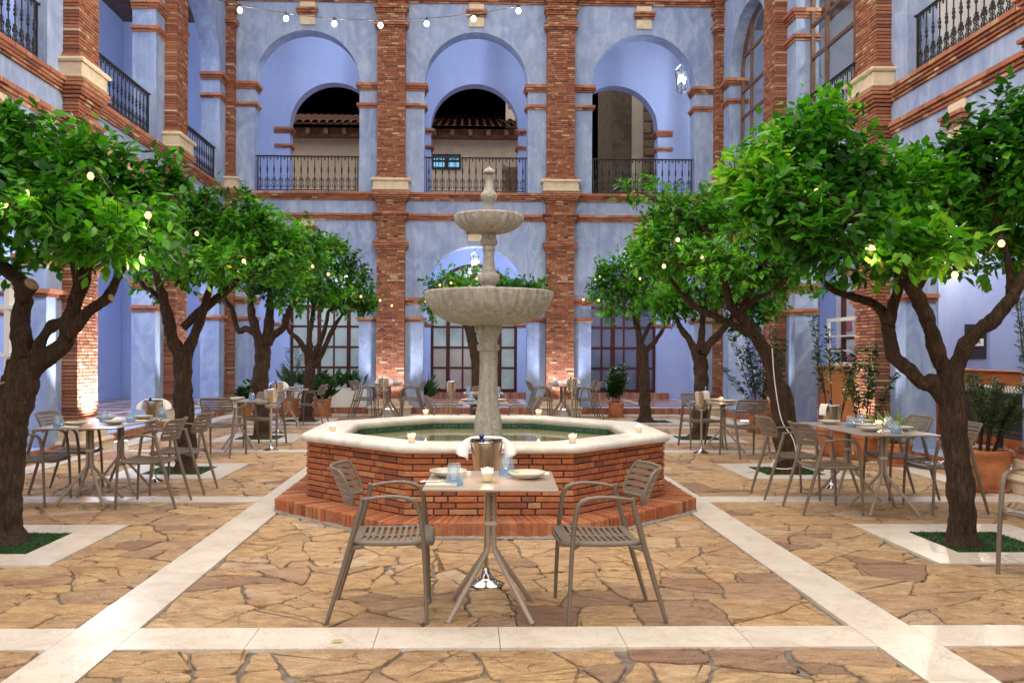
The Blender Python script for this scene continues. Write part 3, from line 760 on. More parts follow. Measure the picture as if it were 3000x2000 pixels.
def rough(poly, gap, step, rnd, rect):
    """inset the outline and fray it with a shared noise field so that neighbours keep a joint"""
    A2 = sum(poly[i][0] * poly[(i + 1) % len(poly)][1] - poly[(i + 1) % len(poly)][0] * poly[i][1] for i in range(len(poly)))
    if A2 < 0: poly = poly[::-1]
    q = poly
    for i in range(len(poly)):
        a, b = poly[i], poly[(i + 1) % len(poly)]; L = math.hypot(b[0] - a[0], b[1] - a[1])
        if L < 1e-4: continue
        n = (-(b[1] - a[1]) / L, (b[0] - a[0]) / L); gg = gap * rnd.choice([0.3, 0.4, 0.6, 0.9, 1.2, 2.4])
        q = clip(q, (a[0] + n[0] * gg, a[1] + n[1] * gg), n)
        if len(q) < 3: return None
    if area(q) < 0.006: return None
    pts = []
    for i in range(len(q)):
        a, b = q[i], q[(i + 1) % len(q)]; L = math.hypot(b[0] - a[0], b[1] - a[1]); k = max(1, int(L / step))
        for j in range(k):
            t = j / k
            if j == 0 and L > 0.06: 
                pts.append((a[0] * 0.88 + b[0] * 0.12, a[1] * 0.88 + b[1] * 0.12)); continue
            pts.append((a[0] + (b[0] - a[0]) * t, a[1] + (b[1] - a[1]) * t))
    out = []; x0, x1, y0, y1 = rect; cx = sum(p[0] for p in pts) / len(pts); cy = sum(p[1] for p in pts) / len(pts)
    for (x, y) in pts:
        w1 = noise.noise_vector(Vector((x * 3.6, y * 3.6, 0.0))) * 0.050
        w2 = noise.noise_vector(Vector((x * 15, y * 15, 5.0))) * 0.013
        w3 = noise.noise_vector(Vector((x * 45, y * 45, cx * 9))) * 0.0045
        X, Y = x + w1.x + w2.x + w3.x, y + w1.y + w2.y + w3.y
        out.append((min(max(X, x0 + 0.004), x1 - 0.004), min(max(Y, y0 + 0.004), y1 - 0.004)))
    return out

stones = MB(); rs_ = random.Random(21)
def field(x0, x1, y0, y1):
    if x1 - x0 < 0.05 or y1 - y0 < 0.05: return
    out = []; split([(x0, y0), (x1, y0), (x1, y1), (x0, y1)], rs_, out)
    for p in out:
        cy = sum(q[1] for q in p) / len(p); cx = sum(q[0] for q in p) / len(p)
        step = 0.022 if cy < 7 else (0.04 if cy < 12 else 0.08)
        gap = 0.0065 if cy > 4.2 else 0.012
        q = rough(p, gap, step, rs_, (x0, x1, y0, y1))
        if not q: continue
        k = len(q); h = rs_.uniform(-0.004, 0.0025); tx, ty = rs_.gauss(0, 0.006), rs_.gauss(0, 0.006)
        mx = sum(a for a, _ in q) / k; my = sum(b for _, b in q) / k
        bw = 0.006
        vs = []
        for (x, y) in q: vs.append((x, y, -0.017))
        for (x, y) in q: vs.append((x, y, h - 0.005 + (x - mx) * tx + (y - my) * ty))
        for (x, y) in q:
            d = math.hypot(x - mx, y - my) + 1e-6; f = max(0, 1 - bw / d)
            X, Y = mx + (x - mx) * f, my + (y - my) * f
            vs.append((X, Y, h + (X - mx) * tx + (Y - my) * ty))
        fs = [tuple(range(2 * k, 3 * k))]
        for i in range(k):
            j = (i + 1) % k; fs += [(i, j, j + k, i + k), (i + k, j + k, j + 2 * k, i + 2 * k)]
        rv = min(1, max(0, rs_.gauss(0.58, 0.17)))
        if rs_.random() < 0.08: rv = rs_.uniform(0, 0.15)
        stones.add(vs, fs, rv)
cols_ = [(XL + 0.066, BX[0] - SW), (BX[0] + SW, STX[0] - SW), (STX[0] + SW, STX[1] - SW), (STX[1] + SW, BX[1] - SW), (BX[1] + SW, XR - 0.066)]
rows_ = [(0.6, STY[0] - SW)] + [(STY[i] + SW, STY[i + 1] - SW) for i in range(3)] + [(STY[3] + SW, BYE - SW), (BYE + SW, YB - 0.076)]
for ci, (x0, x1) in enumerate(cols_):
    if ci in (0, 4):
        field(x0, x1, 0.6, BYE + SW); field(x0, x1, BYE + SW + 0.001, YB - 0.076); continue
    for (y0, y1) in rows_:
        hole = [(x, y) for (x, y) in centres if x0 < x < x1 and y0 < y < y1]
        if hole:
            x, y = hole[0]; e = PS + 0.004
            field(x0, x1, y0, y - e); field(x0, x1, y + e, y1); field(x0, x - e, y - e, y + e); field(x + e, x1, y - e, y + e)
        else: field(x0, x1, y0, y1)
tag(stones.build('floor', 'flag'), 'ochre crazy paving of the courtyard', 'paving', kind='structure')

# turf squares
turf_words = {}
for i, (x, y) in enumerate(centres):
    t = MB(); n = int(2600 if y < 8 else (1500 if y < 12 else 700)); hb = 0.022
    t.box(x - GI + 0.002, x + GI - 0.002, y - GI + 0.002, y + GI - 0.002, -0.016, 0.002, 0.1)
    for k in range(n):
        bx, by = x + random.uniform(-GI + .005, GI - .005), y + random.uniform(-GI + .005, GI - .005)
        a = random.uniform(0, 2 * PI); w = 0.004 if y < 12 else 0.008; h = random.uniform(0.4, 1) * hb; lx, ly = random.gauss(0, .012), random.gauss(0, .012)
        t.add([(bx - w * math.cos(a), by - w * math.sin(a), 0.002), (bx + w * math.cos(a), by + w * math.sin(a), 0.002), (bx + lx, by + ly, h)], [(0, 1, 2)], random.random())
    side = 'left' if x < -1 else ('right' if x > 1 else 'centre')
    o = t.build('grass', 'grass'); tag(o, kind='stuff')

# ------------------------------------------------------------------ beyond the arches
def_house = empty('tiled_roof_house', (0, 30, 0), 0, 'cream house with old clay tile roof seen through the upper back arches', 'house')
hb = MB(); hb.box(-13, 3.1, 0, 5, 4.0, 8.95, 0.5); hb.build('wall', 'house', def_house)
eb = MB(); eb.box(-13.1, 3.2, -0.35, 0.02, 8.93, 9.22, 0.5)
u = -13.0
while u < 3.1: eb.box(u, u + 0.14, -0.62, -0.34, 8.95, 9.14, 0.5); u += 0.62
eb.build('eave', 'wood_dark', def_house)
rf = MB(); u = -13.3
while u < 3.3:
    y, z = -0.75, 9.24
    for k in range(11):
        x0 = u; L = 0.42; dz = 0.135; seg = 6; vs = []
        for (yy, zz, rr) in ((y, z + 0.03, 0.125), (y + L + 0.06, z + dz + 0.045, 0.10)):
            for s in range(seg + 1):
                a = PI * s / seg; vs.append((x0 + rr * math.cos(a), yy, zz + rr * math.sin(a)))
        rf.add(vs, [(s, s + 1, s + 1 + seg + 1, s + seg + 1) for s in range(seg)], random.random())
        y += L; z += dz
    u += 0.27
rf.add([(-13.3, -0.74, 9.23), (3.3, -0.74, 9.23), (3.3, 3.9, 10.72), (-13.3, 3.9, 10.72)], [(0, 1, 2, 3)], 0.5)
roof = rf.build('roof', 'rooftile', def_house, 180)
ch = MB(); ch.box(1.42, 2.05, 1.6, 2.1, 9.9, 11.05, 0.5); ch.box(1.36, 2.11, 1.54, 2.16, 11.05, 11.13, 0.5)
ch.box(1.50, 1.62, 1.58, 1.61, 10.5, 10.85, 0.5, 1); ch.box(1.80, 1.92, 1.58, 1.61, 10.5, 10.85, 0.5, 1)
ch.build('chimney', ['house', 'black'], roof)
a, b = at(1266, 452, 30), at(1350, 497, 30)
wf = MB(); x0, x1, z1, z0 = a.x, b.x, a.z, b.z; cxm = (x0 + x1) / 2
for (p, q) in ((x0, x0 + .06), (cxm - .07, cxm + .07), (x1 - .06, x1)): wf.box(p, q, -0.06, 0.01, z0, z1, 0.5)
for z in (z0, (z0 + z1) / 2 - 0.02, z1 - 0.09): wf.box(x0, x1, -0.055, 0.01, z, z + 0.08, 0.5)
for s in (-1, 1): wf.box(cxm + s * 0.27 - .012, cxm + s * 0.27 + .012, -0.05, 0.01, z0, z1, 0.5)
w = wf.build('window', 'black', def_house)
p = MB(); p.box(x0 + .02, x1 - .02, -0.02, 0.012, z0 + .02, z1 - .02, 0.5); p.build('pane', 'sky_glass', w)
a = at(1472, 486, 30); b = at(1517, 556, 30)
d = MB(); d.box(a.x + .10, b.x + .3, -0.03, 0.01, 5.2, a.z - .16, 0.5, 0); 
for k in range(26): d.box(a.x, a.x + 0.10, -0.04, 0.01, 5.2 + k * 0.11, 5.2 + k * 0.11 + 0.10, random.random(), 1)
for k in range(9): d.box(a.x + k * 0.11, a.x + k * 0.11 + 0.10, -0.041, 0.011, a.z - 0.14, a.z - 0.04, random.random(), 1)
d.build('door', ['wood_dark', 'quoin'], def_house)
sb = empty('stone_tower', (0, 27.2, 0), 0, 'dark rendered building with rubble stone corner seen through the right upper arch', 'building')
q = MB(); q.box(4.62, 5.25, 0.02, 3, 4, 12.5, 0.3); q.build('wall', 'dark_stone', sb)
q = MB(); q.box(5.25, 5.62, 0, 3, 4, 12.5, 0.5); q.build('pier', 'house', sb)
q = MB(); z = 4.6
while z < 11.5:
    h = random.uniform(0.16, 0.42); u = 5.62
    while u < 7.4:
        l = random.uniform(0.22, 0.6); q.bbox(u + .008, u + l - .008, -0.06 - random.uniform(0, .03), 0.5, z + .008, z + h - .008, 0.025, random.random()); u += l
    z += h
q.build('rubble_wall', 'quoin', sb, 40)
tr = MB(); tr.box(-14, 12, YB + GD + 0.4, 40, 4.7, 5.18, 0.5); tag(tr.build('terrace', 'gfloor'), kind='structure')

# ------------------------------------------------------------------ balcony railings
def baluster_mb(h, scale=1.0):
    mb = MB(); r = 0.0095
    mb.lathe([(r, 0), (r, 0.03), (0.018, 0.045), (0.018, 0.06), (r, 0.075), (r, 0.27), (0.016, 0.29), (0.02, 0.305), (0.014, 0.32), (r, 0.33),
              (r, 0.42), (0.02, 0.435), (0.024, 0.455), (0.012, 0.475), (0.022, 0.495), (0.024, 0.515), (0.012, 0.535), (0.02, 0.555), (r, 0.575), (r, h - 0.05), (0.02, h - 0.03), (r, h)], 7)
    for s in (-1, 1):
        c1 = []
        for k in range(15):
            t = k / 14; a = -PI / 2 + t * PI * 1.75
            c1.append((s * (0.036 + 0.024 * (1 - 0.45 * t) * math.cos(a)), 0, 0.235 + 0.036 * math.sin(a) * (1 - 0.35 * t)))
        mb.tube(c1, 0.0088, 5)
        c2 = [(s * (0.036 + 0.026 * math.cos(PI / 2 - k / 14 * PI * 1.75) * (1 - 0.4 * k / 14)), 0, 0.105 + 0.042 * math.sin(PI / 2 - k / 14 * PI * 1.75) * (1 - .35 * k / 14)) for k in range(15)]
        mb.tube(c2, 0.0088, 5)
        mb.tube([(s * 0.005, 0, 0.285), (s * 0.034, 0, 0.275), (s * 0.05, 0, 0.31)], [0.006, 0.008, 0.004], 5)
        mb.tube([(s * 0.02, 0, 0.15), (s * 0.045, 0, 0.17), (s * 0.02, 0, 0.195)], [0.005, 0.008, 0.005], 5)
    return mb

def pendant_mb(h):
    mb = MB()
    mb.lathe([(0.004, h - 0.10), (0.016, h - 0.085), (0.008, h - 0.07), (0.02, h - 0.05), (0.01, h - 0.03), (0.008, h)], 6)
    for s in (-1, 1): mb.tube([(s * 0.006, 0, h - 0.045), (s * 0.03, 0, h - 0.05), (s * 0.036, 0, h - 0.02), (s * 0.02, 0, h - 0.012)], 0.006, 5)
    return mb

RH = 0.82
def railing(loc, rz, w, label, zb=0.06, mat='iron'):
    o = empty('balcony_railing', loc, rz, label, 'railing', 'wrought iron balcony railings')
    t = MB(); t.tube([(-w, 0, RH + zb), (w, 0, RH + zb)], 0.019, 10)
    for s in (-1, 1): t.lathe([(0.0, -0.02), (0.03, -0.012), (0.036, 0), (0.03, 0.012), (0.0, 0.02)], 12, (s * w, 0, RH + zb))
    t.build('top_rail', mat, o, 60)
    f = MB(); f.box(-w + .03, w - .03, -0.012, 0.012, zb, zb + 0.022, 0.5)
    for s in (-1, 1): f.box(s * (w - 0.04) - .013, s * (w - .04) + .013, -0.013, 0.013, 0.0, RH + zb - .002, 0.5)
    for s in (-0.4, 0.4): f.box(s * w - .015, s * w + .015, -0.015, 0.015, -0.01, zb + .001, 0.5)
    f.build('frame', mat, o)
    n = int(round((2 * w - 0.2) / 0.168)); 
    if 'bal' not in PROTO: PROTO['bal'] = baluster_mb(RH).build('baluster', mat, o, 60); PROTO['pend'] = pendant_mb(RH).build('pendant', mat, o, 60); fresh = True
    else: fresh = False
    for k in range(n + 1):
        u = -w + 0.10 + (2 * w - 0.2) * k / n
        if fresh and k == 0: b, p = PROTO['bal'], PROTO['pend']
        else:
            b = PROTO['bal'].copy(); COL.objects.link(b); b.parent = o
            p = PROTO['pend'].copy(); COL.objects.link(p); p.parent = o
        b.location = (u, 0, zb); p.location = (u + (w - 0.1) / n if k < n else u + 0.001, 0, zb)
        if k == n and not fresh: bpy.data.objects.remove(p)
    return o

ords = ['left', 'middle', 'right']
for i, (a, b) in enumerate(zip(ub[:-1], ub[1:])):
    railing(((a + b) / 2, YB + 0.12, UZ + 0.08), 0, 1.235, ['black railing in the back wall arch beside the left corner of the court', 'black railing in the middle arch of the back wall, behind the fountain tip', 'black railing in the back wall arch nearest the lit hanging lantern'][i])
for k, lab in ((2, 'black railing of the far left balcony, next to the back corner'), (1, 'black railing of the left balcony between the two brick pilasters'), (0, 'black railing cut off by the upper left edge of the photo')):
    c = (ul[k + 1] + ul[k + 2]) / 2 if k + 2 < len(ul) else 0
    c = (ul[k + 1] + ul[k + 2]) / 2
    railing((XL - 0.12, c, UZ + 0.08), PI / 2, 1.235, lab)
for k, lab in ((1, 'black railing before the glazed right window with the bright round lamp'), (2, 'black railing of the open right balcony at the upper right edge')):
    c = (ur[k] + ur[k + 1]) / 2
    railing((XR + 0.12, -c, UZ + 0.08), -PI / 2, 1.235, lab)
railing((XC + BAY + 0.1, YB + GD + 0.6, UZ - 0.05), R(3), 1.45, 'grey terrace railing behind the balcony of the right back arch')
# ------------------------------------------------------------------ fountain
FX, FY = 0.185, 8.60
fount = empty('fountain', (FX, FY, 0), 0, 'tiered pale stone fountain in an octagonal red brick basin at the centre of the court', 'fountain')
def octa(ap): 
    r = ap / math.cos(PI / 8)
    return [Vector((r * math.cos(PI / 8 + k * PI / 4), r * math.sin(PI / 8 + k * PI / 4), 0)) for k in range(8)]

def oct_bricks(mb, ap, depth, z0, z1, L, pitch, gap, head=0.5, bev=0.004):
    """flemish-like courses of single bricks round an octagon"""
    z = z0; row = 0; P = octa(ap)
    while z < z1 - 0.01:
        zt = min(z1, z + pitch)
        for k in range(8):
            a, b = P[k], P[(k + 1) % 8]; t = (b - a).normalized(); n = Vector((t.y, -t.x, 0)); W = (b - a).length
            u = 0.0; j = row % 2; first = True
            while u < W - 0.01:
                l = (L if j % 2 == 0 else L * head) * random.uniform(0.96, 1.04)
                if first and row % 2: l = L * 0.28
                first = False; j += 1
                e = min(W, u + l)
                if W - e < 0.045: e = W
                o = random.uniform(-0.0045, 0.0035); g2 = gap / 2
                u0, u1 = u + (g2 if u > 0 else 0), e - (g2 if e < W else 0)
                za, zb = z + gap * 0.3 + random.uniform(0, .0015), zt - gap * 0.45 - random.uniform(0, .0015)
                vs = []
                for d, i in ((-depth, 0), (o - bev, 0), (o, bev)):
                    for (uu, zz) in ((u0 + i, za + i), (u1 - i, za + i), (u1 - i, zb - i), (u0 + i, zb - i)):
                        p = a + t * uu + n * d; vs.append((p.x, p.y, zz + random.uniform(-.0006, .0006)))
                fs = [(8, 9, 10, 11)]
                for r_0 in (0, 4):
                    for q in range(4): fs.append((r_0 + q, r_0 + (q + 1) % 4, r_0 + 4 + (q + 1) % 4, r_0 + 4 + q))
                mb.add(vs, fs, brick_rnd()); u = e
        z = zt; row += 1

AW, AS, AC, AI = 1.66, 1.925, 1.725, 1.335
mb = MB(); oct_bricks(mb, AW, 0.04, 0.132, 0.655, 0.235, 0.0515, 0.0115)
core = octa(AW - 0.016)
mb.add([(p.x, p.y, z) for z in (0.1, 0.66) for p in core], [(i, (i + 1) % 8, (i + 1) % 8 + 8, i + 8) for i in range(8)], 0.5, 1)
mb.build('basin_wall', ['brick_f', 'mortar'], fount)
# step: soldier bricks standing on edge
mb = MB(); P = octa(AS); Q = octa(AW - 0.06)
for k in range(8):
    a, b = P[k], P[(k + 1) % 8]; qa, qb = Q[k], Q[(k + 1) % 8]; t = (b - a).normalized(); n = Vector((t.y, -t.x, 0)); W = (b - a).length
    m = int(W / 0.0585)
    for j in range(m):
        f0, f1 = (j + 0.09) / m, (j + 0.91) / m; o = random.uniform(-.006, .006); bv = 0.007; top = 0.125 + random.uniform(-.0025, .0025)
        A0, A1 = a.lerp(b, f0) + n * o, a.lerp(b, f1) + n * o
        w0, w1 = j / m, (j + 1) / m
        B0, B1 = qa.lerp(qb, f0), qa.lerp(qb, f1)
        vs = [(A0.x, A0.y, 0.004), (A1.x, A1.y, 0.004), (A1.x, A1.y, top - bv), (A0.x, A0.y, top - bv)]
        i0, i1 = A0 - n * bv, A1 - n * bv
        vs += [(i1.x, i1.y, top), (i0.x, i0.y, top), (B1.x, B1.y, top + 0.004), (B0.x, B0.y, top + 0.004), (B0.x, B0.y, 0.02), (B1.x, B1.y, 0.02)]
        mb.add(vs, [(0, 1, 2, 3), (3, 2, 4, 5), (5, 4, 6, 7), (0, 3, 5, 7, 8), (1, 9, 6, 4, 2)], brick_rnd())
core = octa(AS - 0.008); c2 = octa(AW - 0.07); c3 = octa(AS + 0.018)
mb.add([(p.x, p.y, 0.0) for p in core] + [(p.x, p.y, 0.118) for p in core] + [(p.x, p.y, 0.121) for p in c2], [(i, (i + 1) % 8, (i + 1) % 8 + 8, i + 8) for i in range(8)] + [(i + 8, (i + 1) % 8 + 8, (i + 1) % 8 + 16, i + 16) for i in range(8)], 0.5, 1)
# rough mortar fillet at the foot
ring0, ring1 = [], []
for k in range(8):
    for j in range(24):
        p = c3[k].lerp(c3[(k + 1) % 8], j / 24); nn = noise.noise(p * 9) * 0.014; q = core[k].lerp(core[(k + 1) % 8], j / 24)
        d = Vector((p.x, p.y, 0)).normalized()
        ring0.append((p.x + d.x * nn, p.y + d.y * nn, 0.0)); ring1.append((q.x + d.x * 0.01, q.y + d.y * 0.01, 0.022 + noise.noise(p * 14) * 0.007))
m = len(ring0); mb.add(ring0 + ring1, [(i, (i + 1) % m, (i + 1) % m + m, i + m) for i in range(m)], 0.5, 1)
mb.build('step', ['brick_f', 'mortar_l'], fount)
# coping: rounded section swept round the octagon
sec = []
for k in range(9):
    a = -PI / 2 + PI * k / 8; sec.append((AC - 0.036 + 0.036 * math.cos(a), 0.668 + 0.034 * math.sin(a)))
sec = [(AI + 0.03, 0.634)] + sec + [(AI + 0.30, 0.705), (AI + 0.16, 0.706)]
for k in range(7):
    a = PI / 2 + PI / 2 * k / 6; sec.append((AI + 0.03 + 0.03 * math.cos(a), 0.674 + 0.03 * math.sin(a)))
sec.append((AI, 0.632))
mb = MB(); NS = 26; rings = []
for (ap, z) in sec:
    ring = []
    P = octa(ap)
    for k in range(8):
        for j in range(NS):
            p = P[k].lerp(P[(k + 1) % 8], j / NS)
            f = min(j, NS - j) / NS
            p = p * (1 - 0.010 * math.exp(-f * 26))
            w = noise.noise(Vector((p.x * 3, p.y * 3, z * 3))) * 0.0035 + noise.noise(Vector((p.x * 13, p.y * 13, z * 13))) * 0.0028
            d = Vector((p.x, p.y, 0)).normalized() * w
            ring.append((p.x + d.x, p.y + d.y, z + w * 0.6))
    rings.append(ring)
m = len(rings[0]); vs = [p for r in rings for p in r]; fs = []
S = len(rings)
for i in range(S):
    i2 = (i + 1) % S
    for k in range(m): fs.append((i * m + k, i * m + (k + 1) % m, i2 * m + (k + 1) % m, i2 * m + k))
mb.add(vs, fs, 0.5); mb.build('coping', 'white_rim', fount, 180)
# pool
mb = MB(); P = octa(AI + 0.03); mb.add([(p.x, p.y, 0.44) for p in P], [tuple(range(8))], 0.5)
mb.add([(p.x, p.y, z) for z in (0.44, 0.64) for p in P], [(i + 8, (i + 1) % 8 + 8, (i + 1) % 8, i) for i in range(8)], 0.5)
mb.build('basin', 'pool', fount)
mb = MB(); P = octa(AI + 0.026)
for k in range(8):
    a, b = P[k], P[(k + 1) % 8]; W = (b - a).length; m = int(W / 0.0235)
    for j in range(m):
        for r in range(3):
            p0, p1 = a.lerp(b, (j + 0.06) / m), a.lerp(b, (j + 0.94) / m); z0 = 0.568 + r * 0.0235
            mb.add([(p0.x, p0.y, z0), (p1.x, p1.y, z0), (p1.x, p1.y, z0 + 0.021), (p0.x, p0.y, z0 + 0.021)], [(0, 3, 2, 1)], random.random())
mb.build('mosaic_band', 'mosaic', fount)
mb = MB(); P = octa(AI + 0.02); mb.add([(p.x, p.y, 0.600) for p in P], [tuple(range(8))], 0.5)
tag(mb.build('water', 'water', None, None, (FX, FY, 0)), kind='structure')
# stem and bowls
CX = 0.03
mb = MB(); pr = [(0.16, 0.33), (0.155, 0.45), (0.145, 0.617), (0.134, 0.77), (0.119, 0.879), (0.099, 1.043), (0.090, 1.207), (0.0885, 1.40), (0.090, 1.462), (0.100, 1.470), (0.112, 1.480), (0.116, 1.505), (0.112, 1.53), (0.100, 1.54), (0.097, 1.552), (0.103, 1.60), (0.118, 1.644), (0.132, 1.66), (0.138, 1.672), (0.141, 1.70), (0.141, 1.74)]
pr = [tuple(p) for p in catmull(pr, 7)]
mb.lathe(pr, 72, (CX, 0, 0), amp=0.035, nsc=17); mb.build('pedestal_column', 'fstone', fount, 180)
def bowl(name, R0, z0, z1, rb, fl, fa, thick=0.03):
    mb = MB(); out = []
    for k in range(15):
        t = k / 14; a = t * PI / 2
        out.append((rb + (R0 - rb) * math.sin(a) ** 0.92, z0 + (z1 - z0) * (1 - math.cos(a)) ** 1.04))
    inn = [(r - thick * (0.6 + 0.4 * i / 14), z + thick * 0.75) for i, (r, z) in enumerate(out)][::-1]
    lip = [(R0 + 0.004, z1 + 0.012), (R0 - 0.008, z1 + 0.024), (R0 - thick * 0.9, z1 + 0.020)]
    prof = out + lip + inn[1:]
    fr = [0.25 + 0.75 * i / 14 for i in range(15)] + [0.9, 0.7, 0.4] + [0.2] * (len(inn) - 1)
    prof = [(max(0.001, r), z) for r, z in prof]
    mb.lathe(prof, fl * 6, (CX, 0, 0), fl, fa, fr, 0.012, 7); mb.build(name, 'fstone', fount, 180)
bowl('lower_bowl', 0.632, 1.725, 2.045, 0.12, 34, 0.055)
bowl('upper_bowl', 0.340, 2.655, 2.815, 0.07, 26, 0.075, 0.022)
mb = MB(); pr = [(0.07, 1.78), (0.0787, 2.05), (0.081, 2.085), (0.082, 2.115), (0.066, 2.13), (0.080, 2.145), (0.106, 2.175), (0.112, 2.205), (0.108, 2.24), (0.078, 2.257), (0.069, 2.285), (0.056, 2.36), (0.051, 2.44), (0.053, 2.47), (0.063, 2.485), (0.061, 2.51), (0.052, 2.527), (0.076, 2.538), (0.085, 2.56), (0.082, 2.588), (0.071, 2.606), (0.073, 2.63), (0.076, 2.68)]
mb.lathe([tuple(p) for p in catmull(pr, 3)], 36, (CX, 0, 0), 14, 0.05, None, 0.03, 12); mb.build('baluster_stem', 'fstone', fount, 180)
mb = MB(); pr = [(0.05, 2.72), (0.040, 2.85), (0.039, 2.89), (0.044, 2.955), (0.070, 2.99), (0.084, 3.02), (0.080, 3.05), (0.055, 3.08), (0.046, 3.11), (0.034, 3.16), (0.027, 3.20), (0.0215, 3.245), (0.022, 3.256), (0.058, 3.258), (0.0625, 3.275), (0.052, 3.292), (0.032, 3.308), (0.012, 3.318), (0.007, 3.335), (0.001, 3.34)]
mb.lathe([tuple(p) for p in catmull(pr, 3)], 28, (CX, 0, 0), 6, 0.05, None, 0.06, 16); mb.build('finial', 'fstone', fount, 180)

# ------------------------------------------------------------------ chair
def sstrip(mb, pts_a, pts_b, th, r=0.5):
    """thin curved plate between two polylines, with thickness along the local normal"""
    n = len(pts_a); vs = []
    for i in range(n):
        a, b = Vector(pts_a[i]), Vector(pts_b[i])
        j = min(i + 1, n - 1); k = max(i - 1, 0)
        t = Vector(pts_a[j]) - Vector(pts_a[k]); nn = t.cross(b - a).normalized() * th / 2
        vs += [a + nn, b + nn, b - nn, a - nn]
    fs = []
    for i in range(n - 1):
        for q in range(4): fs.append((i * 4 + q, i * 4 + (q + 1) % 4, (i + 1) * 4 + (q + 1) % 4, (i + 1) * 4 + q))
    fs += [(3, 2, 1, 0), tuple((n - 1) * 4 + q for q in range(4))]
    mb.add([tuple(v) for v in vs], fs, r)

